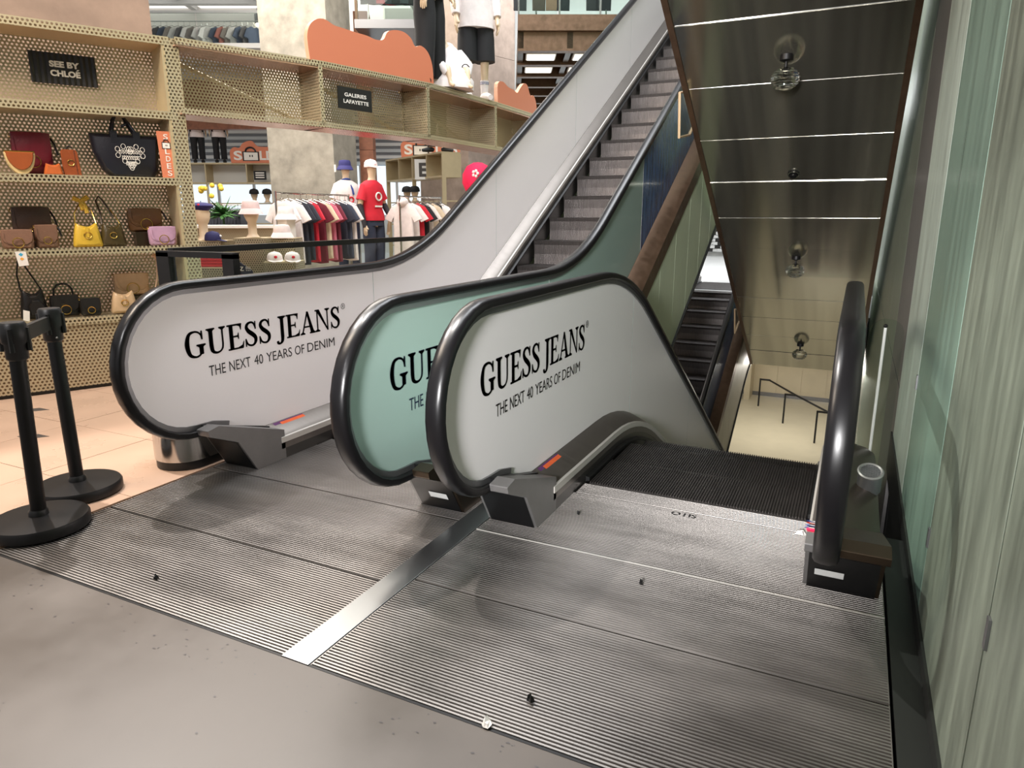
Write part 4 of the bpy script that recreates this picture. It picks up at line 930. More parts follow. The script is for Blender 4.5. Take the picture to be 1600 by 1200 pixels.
def body(J0=None, legs=True, arms=True, fingers=True):
    J = {'pelvis': ((0, 0, .95), .115), 'waist': ((0, 0, 1.1), .1), 'chest': ((0, 0, 1.3), .115), 'collar': ((0, .01, 1.44), .07), 'neck': ((0, 0, 1.52), .05), 'jaw': ((0, -.02, 1.59), .062), 'head': ((0, -.015, 1.68), .082), 'crown': ((0, 0, 1.745), .05)}
    E = [('pelvis', 'waist'), ('waist', 'chest'), ('chest', 'collar'), ('collar', 'neck'), ('neck', 'jaw'), ('jaw', 'head'), ('head', 'crown')]
    for s, g in (('l', 1), ('r', -1)):
        if arms:
            J.update({'sh' + s: ((g * .165, .01, 1.42), .052), 'el' + s: ((g * .225, .03, 1.13), .04), 'wr' + s: ((g * .235, -.05, .89), .027), 'pa' + s: ((g * .235, -.08, .81), .03)})
            E += [('collar', 'sh' + s), ('sh' + s, 'el' + s), ('el' + s, 'wr' + s), ('wr' + s, 'pa' + s)]
            if fingers:
                for k in range(4):
                    b = (g * (.24 - .0), -.105 + k * .019 + .0, .755 - (.008 if k in (1, 2) else 0)); e = (g * .225, -.1 + k * .019, .705 - (.012 if k in (1, 2) else 0))
                    J['f%d' % k + s] = (b, .0105); J['g%d' % k + s] = (e, .008); E += [('pa' + s, 'f%d' % k + s), ('f%d' % k + s, 'g%d' % k + s)]
                J['t' + s] = ((g * .215, -.125, .79), .011); E.append(('pa' + s, 't' + s))
        if legs:
            J.update({'hi' + s: ((g * .09, 0, .88), .09), 'kn' + s: ((g * .1, -.01, .49), .058), 'an' + s: ((g * .1, .02, .09), .036), 'to' + s: ((g * .115, -.13, .035), .032)})
            E += [('pelvis', 'hi' + s), ('hi' + s, 'kn' + s), ('kn' + s, 'an' + s), ('an' + s, 'to' + s)]
    if J0:
        for k, v in J0.items(): J[k] = (v, J[k][1])
    return J, E
def sc_(mb, k): mb.v = [(a * k, b * k, c * k) for a, b, c in mb.v]; return mb
def top(J, sleeve='short', hem=.84, w=1.0):
    """shirt: torso loft with sleeves that follow the arms"""
    mb = MB(); c = J['chest'][0]; n = J['collar'][0]
    rings = [ell(0, 0, hem, .2 * w, .15 * w), ell(0, 0, hem + .08, .196 * w, .146 * w), ell(c[0] * .5, c[1] * .5, 1.1, .165 * w, .12 * w), ell(c[0], c[1], 1.28, .188, .138), ell(n[0], n[1], 1.39, .21, .132), ell(n[0], n[1], 1.45, .185, .115), ell(n[0], n[1], 1.49, .12, .095), ell(n[0], n[1], 1.51, .075, .075)]
    mb.loft(rings)
    for s in 'lr':
        a, b, d = (Vector(J[k + s][0]) for k in ('sh', 'el', 'wr')); a = a + (Vector(J['collar'][0]) - a) * .25
        if sleeve == 'short': mb.tube([a, a.lerp(b, .4), a.lerp(b, .72)], .07, 10, rr=[.075, .078, .085])
        else: mb.tube([a, a.lerp(b, .5), b, b.lerp(d, .6), d], .07, 10, rr=[.075, .072, .066, .06, .048])
    return mb
def pants(J, hem=.07, wide=1.0, waist=1.02):
    mb = MB(); mb.loft([ell(0, 0, .84, .185, .13), ell(0, 0, .93, .18, .13), ell(0, 0, waist, .155, .115)])
    for s in 'lr':
        h, k, a = (Vector(J[q + s][0]) for q in ('hi', 'kn', 'an'))
        if hem > .3:
            e = k + (h - k) * ((hem - .49) / .39); mb.tube([h + Vector((0, 0, .04)), h.lerp(e, .5), e], .1, 12, rr=[.1, .105 * wide, .105 * wide])
        else: mb.tube([h + Vector((0, 0, .04)), h.lerp(k, .5), k, k.lerp(a, .6), a + (a - k).normalized() * -.02], .1, 12, rr=[.1, .1 * (1 + wide) / 2, .082 * wide, .078 * wide, .08 * wide])
    return mb
def shoes(J, parent, m, k):
    for s in 'lr':
        a, t = Vector(J['an' + s][0]), Vector(J['to' + s][0]); d = (t - a); d.z = 0; d.normalize()
        p = [a - d * .05, a, a + d * .09, t + d * .05]
        mb = MB().tube([Vector((q.x, q.y, z)) for q, z in zip(p, (.045, .055, .045, .03))], .045, 10, rr=[.038, .052, .05, .03]); obj('shoe', sc_(mb, k), m, parent, True, world=False)
def face_cam(x, y, off=0.0): return math.atan2(-x, y) + off
K = 1.1
def mannequin(lab, loc, rz, J0=None, tp=None, pt=None, sh=None, legs=True, group=None, K=K):
    t = thing('mannequin', lab, 'mannequin', loc, rz, group)
    J, E = body(J0, legs)
    skin_body('body', J, E, t, M['mann'], K)
    if tp: obj('shirt', sc_(top(J, **tp[1]), K), tp[0], t, True, world=False)
    if pt: obj('trousers', sc_(pants(J, **pt[1]), K), pt[0], t, True, world=False)
    if sh: shoes(J, t, sh, K)
    return t, J
W_ = cloth(226, 216, 214); BK = cloth(20, 20, 23); NV = cloth(30, 34, 56)
# far pair on the far shelving
RH = Vector((.8988, .4384)); FH = Vector((-.4384, .8988))   # axes along the camera heading: r across, d deep
def W(r, d): p = RH * r + FH * d; return (p.x, p.y)
for i, (x, y, lab) in enumerate(((*W(-8.68, 20.22), 'far mannequin in white sweater with printed bag emblem, left of the pair on far shelving'), (*W(-8.08, 20.22), 'far mannequin in plain white sweater, right of the pair on far shelving'))):
    t, J = mannequin(lab, (x, y, 2.80), face_cam(x, y), None, (W_, dict(sleeve='long', hem=.70)), (BK, dict(wide=1.05)), BK, group='mannequins on the far shelving', K=.97)
    if i == 0: obj('bag_print', sc_(MB().box(-.09, .09, -.148, -.13, 1.18, 1.32).box(-.075, .075, -.152, -.146, 1.195, 1.29, 1), .97), [M['black'], W_], t, world=False)
# tall one with black trousers behind the beam
q = line_frame(PL[3], PL[4], .19)(.30, TOP); mx, my = q[0], q[1]
t, J = mannequin('mannequin in black trousers and black top on the beam beside the cloud board', (mx, my, TOP), face_cam(mx, my, 1.05), {'anl': (.13, .0, .09), 'tol': (.24, -.1, .03), 'anr': (-.13, 0, .09), 'tor': (-.24, -.1, .03), 'wrl': (.2, -.12, .93), 'pal': (.17, -.17, .87), 'f0l': (.15, -.2, .83), 'f1l': (.17, -.2, .82), 'f2l': (.19, -.2, .82), 'f3l': (.2, -.19, .83), 'g0l': (.14, -.2, .79), 'g1l': (.165, -.2, .775), 'g2l': (.185, -.2, .775), 'g3l': (.2, -.19, .79), 'tl': (.13, -.16, .86)},
    (BK, dict(sleeve='long', hem=.88)), (BK, dict(wide=1.25)), M['black'])
obj('wrist_strap', MB().torus((0, 0, 0), .04, .006, lambda a, b, c: (.22 + a, -.125 + b, 1.0 + c), 12, 5), M['black'], t, world=False)
# white sweatshirt and black shorts on the beam
pf = line_frame(PL[3], PL[4], .2); q = pf(1.33, TOP)
t, J = mannequin('mannequin in white sweatshirt and black knee shorts standing on the gold beam', (q[0], q[1], TOP), face_cam(q[0], q[1], .25), None, (W_, dict(sleeve='long', hem=.76, w=1.1)), (BK, dict(hem=.42, wide=1.12)))
for s in 'lr':
    a, k_ = Vector(J['an' + s][0]), Vector(J['kn' + s][0])
    mb = MB().tube([a + Vector((0, 0, -.03)), a, a.lerp(k_, .3), a.lerp(k_, .36)], .045, 12, rr=[.045, .042, .05, .05]); obj('sock', sc_(mb, K), W_, t, True, world=False)
    for z in (.3, .26): obj('sock_stripe', sc_(MB().torus((0, 0, 0), .0505, .003, lambda a_, b_, c_, P=a.lerp(k_, z): (P.x + a_, P.y + b_, P.z), 14, 4), K), cloth(90, 110, 160), t, world=False)
shoes(J, t, W_, K)
obj('chest_print', sc_(MB().box(-.08, .0, -.14, -.128, 1.07, 1.1).box(.0, .06, -.14, -.128, 1.05, 1.075), K), M['black'], t, world=False)['kind'] = 'stuff'
# seated one in a white hoodie
q = pf(.66, TOP)
t = thing('mannequin', 'small seated mannequin in crumpled white hoodie between black trousers and black shorts', 'mannequin', (q[0], q[1], TOP), face_cam(q[0], q[1], .5))
J, E = body({'pelvis': ((0, .05, .13)), 'waist': (0, .03, .26), 'chest': (0, .0, .38), 'collar': (0, -.02, .47), 'neck': (-.02, 0, .52), 'jaw': (-.05, .0, .57), 'head': (-.08, .02, .62), 'crown': (-.09, .03, .66),
    'shl': (.14, -.02, .44), 'ell': (.2, -.14, .3), 'wrl': (.12, -.24, .18), 'pal': (.1, -.27, .14), 'shr': (-.14, -.02, .44), 'elr': (-.2, -.14, .3), 'wrr': (-.12, -.24, .18), 'par': (-.1, -.27, .14),
    'hil': (.09, .0, .12), 'knl': (.13, -.24, .26), 'anl': (.12, -.3, .06), 'tol': (.12, -.38, .03), 'hir': (-.09, 0, .12), 'knr': (-.13, -.24, .26), 'anr': (-.12, -.3, .06), 'tor': (-.12, -.38, .03)}, fingers=False)
for k in J: J[k] = (J[k][0], J[k][1] * .72)
skin_body('body', J, E, t, M['mann'], 1.0)
mb = MB().loft([ell(0, -.08, .03, .27, .26, 18), ell(0, -.09, .12, .27, .24, 18), ell(.01, -.06, .26, .2, .19, 18), ell(.02, -.03, .38, .165, .14, 18), ell(.03, -.01, .46, .12, .11, 18), ell(.04, 0, .51, .07, .07, 18)])
r2 = random.Random(2); mb.v = [(a + r2.uniform(-.012, .012), b + r2.uniform(-.014, .014), c) for a, b, c in mb.v]
for s in 'lr':
    a, b, d = (Vector(J[k + s][0]) for k in ('sh', 'el', 'wr')); mb.tube([a, a.lerp(b, .5), b, b.lerp(d, .5), d], .06, 10, rr=[.07, .07, .065, .06, .055])
obj('hoodie', mb, W_, t, True, world=False)
obj('hood', MB().sph((.03, .03, .5), .085, 14, 8, sz=.8), W_, t, True, world=False)
obj('chest_print', MB().tube([(.12 + .06 * cos(a), -.235, .23 + .07 * sin(a)) for a in [pi * k / 8 for k in range(9)]], .006, 5).box(.06, .12, -.25, -.235, .12, .2).box(.14, .18, -.25, -.235, .1, .17), M['black'], t, world=False)['kind'] = 'stuff'
# red tee mannequin and navy hat mannequin on the shop floor
def bucket_hat(name, m, lab, loc, k=1.0, tagc=None, group=None, band=None):
    t = thing(name, lab, 'hat', loc, 0, group)
    pr = [(.143, -.06), (.148, -.063), (.108, .012), (.106, .03), (.1, .075), (.085, .098), (.03, .104), (.002, .105)]
    obj('crown', MB().lathe([(r * k, z * k) for r, z in pr[2:]], loc, 24), m, t, True); obj('brim', MB().lathe([(r * k, z * k) for r, z in pr[:3]] + [(.1 * k, .016 * k)], loc, 24), m, t, True)
    obj('stitch_ring', MB().torus((loc[0], loc[1], loc[2] + .014 * k), .109 * k, .003, None, 24, 4), m if not band else band, t)
    if tagc: obj('price_tag', MB().box(loc[0] - .125 * k, loc[0] - .085 * k, loc[1] - .14 * k, loc[1] - .135 * k, loc[2] - .1 * k, loc[2] + .02 * k), tagc, t)
    return t
def cap_hat(name, m, lab, loc, rz, k=1.0, group=None, logo=None):
    t = thing(name, lab, 'hat', loc, rz, group)
    obj('crown', MB().lathe([(.105 * k, -.02), (.108 * k, .0), (.1 * k, .05 * k), (.075 * k, .085 * k), (.03 * k, .1 * k), (.002, .102 * k)], (0, 0, 0), 20), m, t, True, world=False)
    v = [(.1 * k * cos(a), -.06 * k - .12 * k * abs(sin(a)), -.012 - .025 * abs(sin(a))) for a in [pi * i / 12 for i in range(13)]]
    obj('visor', MB().loft([[(a, b, c) for a, b, c in v], [(a, b, c + .008) for a, b, c in v]]), m, t, True, world=False)
    obj('button', MB().sph((0, 0, .1 * k), .01, 8, 4), m, t, world=False)
    if logo: obj('logo_patch', MB().sph((0, -.098 * k, .03), .022, 8, 5, sz=.8), logo, t, True, world=False)
    return t
rx_, ry_ = W(-2.33, 12.0); PZ = .30; fz = face_cam(rx_, ry_, .75)
RD = cloth(196, 24, 44); JN = cloth(44, 50, 68)
t, J = mannequin('mannequin in red printed t-shirt, jeans and long dark gloves between the clothes rails', (rx_, ry_, PZ), fz, {'ell': (.24, .0, 1.15), 'wrl': (.2, -.16, .98), 'pal': (.15, -.2, .95)}, (RD, dict(hem=.92)), (JN, dict(wide=1.05)), BK)
obj('print_ring', sc_(MB().torus((0, 0, 0), .055, .012, lambda a, b, c: (a, -.142 + c * .3, 1.27 + b), 18, 5), K), M['white'], t, world=False, label='white ring print on the red t-shirt')
obj('print_bar', sc_(MB().box(-.07, .07, -.139, -.128, 1.115, 1.14), K), M['white'], t, world=False)
for s in 'lr':
    b, d = Vector(J['el' + s][0]), Vector(J['wr' + s][0]); obj('glove', sc_(MB().tube([b.lerp(d, -.1), b, d, d + (d - b) * .3], .04, 10, rr=[.046, .048, .036, .03]), K), cloth(40, 36, 40), t, True, world=False)
cap_hat('white_cap', cloth(232, 216, 212), 'white baseball cap on the mannequin in the red t-shirt', (rx_, ry_, PZ + 1.885), fz, 1.05, logo=cloth(220, 190, 196))
nx_, ny_ = W(-2.92, 12.7); fz2 = face_cam(nx_, ny_, .35)
t, J = mannequin('mannequin in white printed shirt and blue scarf behind the left clothes rail', (nx_, ny_, PZ + .04), fz2, None, (cloth(228, 216, 212), dict(hem=.85)), (NV, dict()), BK)
obj('neck_scarf', sc_(MB().torus((0, 0, 0), .062, .018, lambda a, b, c: (a, b - .005, 1.50 + c - b * .3), 16, 6).tube([(.03, -.07, 1.47), (.06, -.13, 1.36), (.07, -.14, 1.28)], .016, 6), K), cloth(40, 62, 126), t, True, world=False, label='blue neck scarf')
obj('red_print', sc_(MB().torus((0, 0, 0), .04, .012, lambda a, b, c: (.03 + a, -.134 + c * .3, 1.2 + b), 14, 5), K), RD, t, world=False)
bucket_hat('bucket_hat', cloth(44, 42, 100), 'navy bucket hat with white tag on the mannequin with blue scarf', (nx_, ny_, PZ + 1.93), 1.0, M['white'])
# clothes rails
def garment(kind, col, lab, group, w_=.5, h_=.7, sl=.2):
    t = thing({'tee': 'hanging_shirt', 'vest': 'hanging_vest', 'hood': 'hanging_hoodie', 'pants': 'hanging_trousers'}[kind], lab, {'tee': 'shirt', 'vest': 'vest', 'hood': 'hoodie', 'pants': 'trousers'}[kind], (0, 0, 0), 0, group)
    F = lambda a, b, c: (a, c, b); m = cloth(*col); z = -.09; hw = w_ / 2
    if kind == 'pants': poly = [(-.11, z), (.11, z), (.13, z - .3), (.12, z - h_), (.0, z - h_), (-.12, z - h_), (-.13, z - .3)]
    elif kind == 'vest': poly = [(-.07, z), (.07, z), (.15, z - .04), (.17, z - .2), (.19, z - .28), (hw * .8, z - h_), (-hw * .8, z - h_), (-.19, z - .28), (-.17, z - .2), (-.15, z - .04)]
    else: poly = [(-.07, z), (.0, z - .025), (.07, z), (.2, z - .06), (hw + .04, z - .06 - sl), (hw - .07, z - .11 - sl), (.175, z - .2), (.19, z - h_), (.06, z - h_ - .012), (-.06, z - h_ + .008), (-.19, z - h_), (-.175, z - .2), (-hw + .07, z - .11 - sl), (-hw - .04, z - .06 - sl), (-.2, z - .06)]
    obj('cloth', MB().pillow(poly, F, .055, 2, 2.2, mn=.9), m, t, True, world=False)
    if kind == 'hood': obj('hood', MB().sph((0, .0, z + .01), .1, 12, 6, sz=.8), m, t, True, world=False)
    obj('hanger', MB().tube([(-.19, 0, -.13), (0, 0, -.06), (.19, 0, -.13)], .006, 5).tube([(0, 0, -.06), (0, 0, -.01), (.015, 0, .012), (.0, 0, .024), (-.016, 0, .01)], .003, 5), M['chrome'], t, world=False)
    return t
def rail(lab, A, B, z, n=2):
    t = thing('clothes_rail', lab, 'clothes rail', ((A[0] + B[0]) / 2, (A[1] + B[1]) / 2, 0))
    obj('hanging_bar', MB().tube([(A[0], A[1], z), (B[0], B[1], z)], .014, 8), M['chrome'], t)
    for p in (A, B):
        obj('upright', MB().tube([(p[0], p[1], .03), (p[0], p[1], z + .02)], .016, 8), M['chrome'], t); obj('foot', MB().box(p[0] - .25, p[0] + .25, p[1] - .02, p[1] + .02, 0, .04), M['chrome'], t)
    return t
rail('chrome clothes rail holding the striped and red shirts left of the red mannequin', W(-3.27, 9.95), W(-2.60, 11.45), 1.70)
rail('chrome clothes rail holding the white hoodie right of the red mannequin', W(-1.86, 11.9), W(-1.28, 12.9), 1.70)
g1 = [('tee', (232, 224, 222), 'white t-shirt with thin dark stripes, first on the left rail'), ('tee', (236, 226, 222), 'plain white t-shirt behind the striped one on left rail'), ('tee', (38, 40, 52), 'dark navy t-shirt right after the white ones on left rail'), ('tee', (46, 48, 60), 'slate navy t-shirt between dark navy and bright red ones'),
      ('tee', (196, 30, 52), 'bright red t-shirt on left rail'), ('tee', (104, 22, 40), 'burgundy t-shirt just behind the bright red one'), ('tee', (222, 198, 168), 'cream t-shirt in the middle of left rail'), ('tee', (190, 100, 120), 'pink t-shirt behind the cream one'), ('tee', (110, 30, 48), 'wine red t-shirt behind the pink one'), ('tee', (40, 40, 54), 'navy t-shirt behind the wine red one'), ('tee', (58, 62, 78), 'blue-grey t-shirt near far end of left rail'), ('tee', (230, 218, 214), 'white t-shirt last on left rail beside red mannequin')]
for i, (k, c_, lab) in enumerate(g1):
    g = garment(k, c_, lab, 'shirts on the left rail', .56, .84 + .06 * ((i * 7) % 3) / 2); q = lerp(W(-3.22, 10.06), W(-2.64, 11.36), i / 11); g.location = (q[0], q[1], 1.688); g.rotation_euler = (0, 0, rad(2 + 7 * ((i * 3) % 4)))
    if i == 0: obj('stripes', MB().add([(a, -.0295 + .0 * b, b) for j in range(9) for a, b in ((.06, -.30 - j * .035), (.17, -.30 - j * .035), (.17, -.306 - j * .035), (.06, -.306 - j * .035))], [tuple(range(4 * j, 4 * j + 4)) for j in range(9)]), NV, g, world=False, recalc=False)['kind'] = 'stuff'
g2 = [('hood', (228, 216, 212), 'white hoodie first on the right rail'), ('tee', (232, 222, 218), 'white t-shirt behind the hoodie on right rail'), ('tee', (192, 28, 46), 'red t-shirt on right rail'), ('tee', (26, 24, 28), 'black t-shirt behind the red one on right rail'), ('tee', (214, 204, 198), 'off-white t-shirt mid right rail'), ('tee', (206, 186, 160), 'beige t-shirt on right rail'), ('vest', (22, 22, 25), 'black zip vest on right rail'), ('tee', (230, 220, 216), 'white long top last on right rail')]
for i, (k, c_, lab) in enumerate(g2):
    g = garment(k, c_, lab, 'tops on the right rail', .6, .92); q = lerp(W(-1.82, 11.97), W(-1.32, 12.83), i / 7); g.location = (q[0], q[1], 1.688); g.rotation_euler = (0, 0, rad(10 + 7 * ((i * 3) % 4)))
rail('distant clothes rail of dark jeans behind the hat heads', W(-6.25, 14.5), W(-5.35, 14.5), 1.60)
base = garment('pants', (58, 60, 68), 'pair of dark jeans on the distant rail', 'dark jeans on the distant rail', .3, .62)
for i in range(13):
    lab_cols = ('dark grey', 'charcoal', 'washed grey', 'black')
    g = base if i == 0 else copy_tree(base)
    q = W(-6.18 + i * .064, 14.5); g.location = (q[0], q[1], 1.588); g.rotation_euler = (0, 0, rad(75 + 6 * (i % 3))); g['label'] = 'pair of dark jeans hanging on the distant rail'
# pedestals, hat heads and hats near the railing
def pedestal(x, y, w_, z, lab):
    t = thing('display_pedestal', lab, 'pedestal', (x, y, 0), 0, 'gold display pedestals'); h = w_ / 2; c, s_ = cos(.45), sin(.45)
    P = [(x + a * c - b * s_, y + a * s_ + b * c) for a, b in ((-h, -h), (h, -h), (h, h), (-h, h))]
    for i in range(4): obj('side_panel', MB().obox(P[i], P[(i + 1) % 4], 0, .01, 0, z - .01), GB, t)
    obj('top_plate', MB().prism_z(P, z - .012, z), M['gold'], t); obj('core', MB().prism_z([(x + (a - x) * .8, y + (b - y) * .8) for a, b in P], 0, z - .02), M['cover_dark'], t)
    return t
def head_form(x, y, z, lab, k=1.0):
    t = thing('hat_stand', lab.replace('display head', 'head-shaped hat stand').replace('cream head ', 'cream head-shaped hat stand '), 'hat stand', (x, y, z), 0, 'cream hat display heads')
    obj('bust', MB().lathe([(.09, 0), (.075, .012), (.05, .05), (.05, .1 + .33 * (k - 1)), (.066, .13 + .33 * (k - 1)), (.085, .18 + .33 * (k - 1)), (.09, .235 + .33 * (k - 1)), (.08, .285 + .33 * (k - 1)), (.045, .32 + .33 * (k - 1)), (.005, .33 + .33 * (k - 1))], (x, y, z), 18, sy=1.12), M['mann'], t, True)
    obj('foot_ring', MB().torus((x, y, z + .006), .088, .006, None, 18, 5), M['gold'], t)
    return t
pedestal(*W(-3.80, 8.95), .42, 1.09, 'gold perforated pedestal under the navy beret head'); pedestal(*W(-3.30, 9.12), .40, 1.12, 'gold perforated pedestal under the pink bucket hat head'); pedestal(*W(-2.99, 9.35), .36, 1.11, 'gold perforated pedestal carrying two pale bucket hats')
q = W(-3.84, 8.86); head_form(*q, 1.09, 'cream display head wearing the navy beret', 1.28)
t = thing('beret', 'navy beret with small red badge on the left display head', 'hat', (*q, 1.5))
obj('crown', MB().lathe([(.085, -.035), (.1, -.02), (.135, .0), (.145, .022), (.12, .045), (.06, .06), (.004, .064)], (*q, 1.49), 22), cloth(36, 34, 92), t, True); obj('stem', MB().tube([(*q, 1.55), (*q, 1.57)], .005, 6), cloth(36, 34, 92), t)
obj('badge', MB().sph((q[0] + .075, q[1] - .1, 1.515), .02, 8, 5), RD, t)
q = W(-3.28, 9.0); head_form(*q, 1.12, 'cream display head wearing the pale pink bucket hat', 1.28)
bucket_hat('bucket_hat', cloth(228, 202, 200), 'pale pink bucket hat on the middle display head', (*q, 1.475), 1.02)
bucket_hat('bucket_hat', cloth(230, 214, 210), 'pale bucket hat resting low on the right pedestal', (*W(-3.0, 9.28), 1.175), 1.02)
q = W(-3.04, 9.62); t = thing('hat_box', 'small white block lifting the second bucket hat', 'block', (*q, 0)); obj('block', MB().box(q[0] - .08, q[0] + .08, q[1] - .08, q[1] + .08, 0, 1.32), M['white'], t); obj('lid', MB().box(q[0] - .085, q[0] + .085, q[1] - .085, q[1] + .085, 1.32, 1.34), M['white'], t)
bucket_hat('bucket_hat', cloth(236, 226, 224), 'white bucket hat on the small white block behind', (*q, 1.405), 1.02)
q = W(-3.70, 8.78); cap_hat('navy_cap', cloth(34, 34, 80), 'navy cap with white tag lying on pedestal below the beret', (*q, 1.115), 2.2, .9, logo=M['white'])
pedestal(*W(-2.86, 8.85), .40, .84, 'low gold perforated pedestal under the two white caps')
for i, r_ in enumerate((-2.96, -2.74)):
    q = W(r_, 8.8); cap_hat('white_cap', cloth(228, 214, 210), ('white cap with red patch, left of two below the bucket hats', 'white cap with red patch, right of two below the bucket hats')[i], (*q, .865), .9, .9, 'white caps with red patch', RD)
q = W(-3.58, 8.45); pedestal(*q, .44, .80, 'low gold perforated pedestal under the red folded tops')
for k in range(4):
    t = thing('folded_top', '%s folded top, %s of the stack behind the glass railing' % ('red' if k < 3 else 'pale pink', ('bottom one', 'second from bottom', 'third from bottom', 'topmost')[k]), 'folded clothes', (*q, .80 + k * .035), .45, 'red folded tops')
    cc = cloth(200, 36, 40) if k < 3 else cloth(206, 180, 190)
    obj('cloth', MB().pillow([(-.17, -.13), (.17, -.13), (.18, 0), (.17, .13), (-.17, .13), (-.18, 0)], lambda a, b, c: (a, b, .0175 + c), .034, 2, 3, mn=.92), cc, t, True, world=False); obj('collar', MB().torus((0, 0, 0), .045, .006, lambda a, b, c: (a, b - .04, .036 + c), 12, 4), cloth(150, 24, 30), t, world=False)
t = thing('sale_board', 'leaning dark board with white lettering LEZ !!! behind the glass railing', 'sign', (*W(-3.2, 8.3), 0)); fr = lambda a, b, c=0.0: (W(-3.30 + a, 8.3 - c - (b - .6) * .1)[0], W(-3.30 + a, 8.3 - c - (b - .6) * .1)[1], b)
obj('board', MB().prism([(0, .0), (.30, .0), (.24, .76), (.08, .88), (.0, .84)], fr, -.006, .006), NV, t); obj('board_lettering', text_mb('LEZ !!!', lambda a, b: fr(a, b, .009), .02, .22, .76, .81, .01), M['white'], t, recalc=False); obj('red_patch', MB().prism(R4(.02, .12, .62, .72), fr, .006, .009), RD, t)
t = thing('display_counter', 'long pale counter with perforated front behind the hat heads', 'counter', (*W(-5, 11.9), 0)); obj('counter_top', MB().prism_z([W(-6.5, 11.8), W(-3.7, 11.8), W(-3.7, 12.3), W(-6.5, 12.3)], 1.19, 1.235), M['white'], t)
obj('counter_front', MB().obox(W(-6.5, 11.85), W(-3.7, 11.85), 0, .02, 0, 1.19), GB, t); obj('counter_core', MB().prism_z([W(-6.5, 11.95), W(-3.7, 11.95), W(-3.7, 12.25), W(-6.5, 12.25)], 0, 1.18), M['cover'], t)
# mannequin on the far right shelving: only its black shoes show under the beam
q = W(-1.70, 16.75); mannequin('far mannequin whose black shoes show just under the gold beam', (*q, TOP + .01), face_cam(*q), {'anl': (.13, .0, .09), 'tol': (.27, -.06, .03), 'anr': (-.13, 0, .09), 'tor': (-.27, -.06, .03)}, (BK, dict(sleeve='long', hem=.86)), (BK, dict(wide=1.0)), M['black'])
for r_, d_, lab in ((-2.33, 12.0, 'round white platform under the red t-shirt mannequin'), (-2.92, 12.7, 'round white platform under the mannequin with blue scarf')):
    q = W(r_, d_); t = thing('display_platform', lab, 'platform', (*q, 0)); hh = PZ + (.04 if d_ > 12.5 else 0); obj('platform_body', MB().lathe([(.27, 0), (.27, hh - .03)], (*q, 0), 28), M['white'], t, True); obj('platform_top', MB().lathe([(.28, hh - .03), (.28, hh)], (*q, 0), 28), M['offwhite'], t, True)
t = thing('plush_hat', 'hot pink fluffy hat with white bow near the left escalator handrail', 'hat', (-4.06, 7.42, 1.78))
obj('crown', MB().lathe([(.02, -.16), (.14, -.14), (.185, -.04), (.18, .06), (.13, .15), (.05, .19), (.004, .195)], (-4.06, 7.42, 1.80), 20), cloth(226, 24, 74), t, True)
for a in range(5): obj('bow_petal', MB().sph((-4.00 + .03 * cos(a * 1.257), 7.25, 1.86 + .03 * sin(a * 1.257)), .018, 8, 5), M['white'], t)
head_form(-4.06, 7.42, 1.42, 'cream display head under the hot pink hat'); pedestal(-4.06, 7.42, .3, 1.42, 'tall gold pedestal under the hot pink hat')

# ------------------------------------------------------------------ concrete columns of the hall
def quad(c, w_, d_, a):
    ux, uy = cos(a), sin(a); return [c, (c[0] + ux * w_, c[1] + uy * w_), (c[0] + ux * w_ - uy * d_, c[1] + uy * w_ + ux * d_), (c[0] - uy * d_, c[1] + ux * d_)]
def column(name, pts, z1, m, lab, joints=()):
    t = thing(name, lab, 'column', (pts[0][0], pts[0][1], 0))
    zs = [0] + list(joints) + [z1]
    for i in range(len(zs) - 1): obj('shaft_block', MB().prism_z(pts, zs[i] + .004, zs[i + 1] - .004), m, t)
    obj('base_band', MB().prism_z([(p[0] + (p[0] - sum(q[0] for q in pts) / 4) * .03, p[1] + (p[1] - sum(q[1] for q in pts) / 4) * .03) for p in pts], 0, .12), M['pole_grey'], t)
column('concrete_column', [(-10.153, 10.352), (-8.875, 10.678), (-9.131, 11.672), (-10.409, 11.346)], 9, M['colcon'], 'raw grey concrete column behind the left clothes rail', (3.6, 7.2))
column('concrete_column', [(-10.962, 16.745), (-9.187, 16.287), (-8.729, 18.062), (-10.504, 18.520)], 9, M['colpink'], 'pinkish concrete column behind the right clothes rail', (5.4,))
column('stucco_column', [(-9.6, 2.1), (-7.6, 6.07), (-8.3, 6.42), (-10.3, 2.45)], 9, M['colbrown'], 'broad brown stucco column behind the bag shelving', (4.2,))
# boxes further back, laid along the camera heading: r across, d deep
def wbox(mb, r0, r1, d0, d1, z0, z1, mi=0):
    return mb.prism_z([W(r0, d0), W(r1, d0), W(r1, d1), W(r0, d1)], z0, z1, mi)
column('brick_column', [W(-3.13, 15), W(-2.85, 15), W(-2.85, 15.3), W(-3.13, 15.3)], 5.3, M['brick'], 'slim red-brown column in the middle distance right of concrete column', (2.7,))
struct('wall_back', wbox(MB(), -22, 3, 27, 27.2, 0, 9), M['white'], 'white back wall of the shop')
bw = struct('trim', wbox(MB(), -14, -4.5, 19.9, 20.2, 3.66, 4.9), M['brick'], 'red-brown bulkhead above the far shelving')
lv = struct('wall_back', wbox(MB(), -14, 2, 24.6, 24.7, 2.6, 4.95), M['louvre_grey'], 'grey louvred band on the far shop wall')
wn = struct('window_1', wbox(MB(), -14, 2, 24.3, 24.4, 1.4, 3.0), M['window_glow'], 'bright daylight window band behind the far shelving')
for k in range(12): obj('window_bar', wbox(MB(), -13.5 + k * 1.2, -13.42 + k * 1.2, 24.22, 24.3, 1.4, 3.0), M['offwhite'], wn)
for k in range(9): obj('louvre', wbox(MB(), -14, 2, 24.5, 24.58, 3.05 + k * .2, 3.15 + k * .2), M['white'] if k % 2 else M['offwhite'], lv)
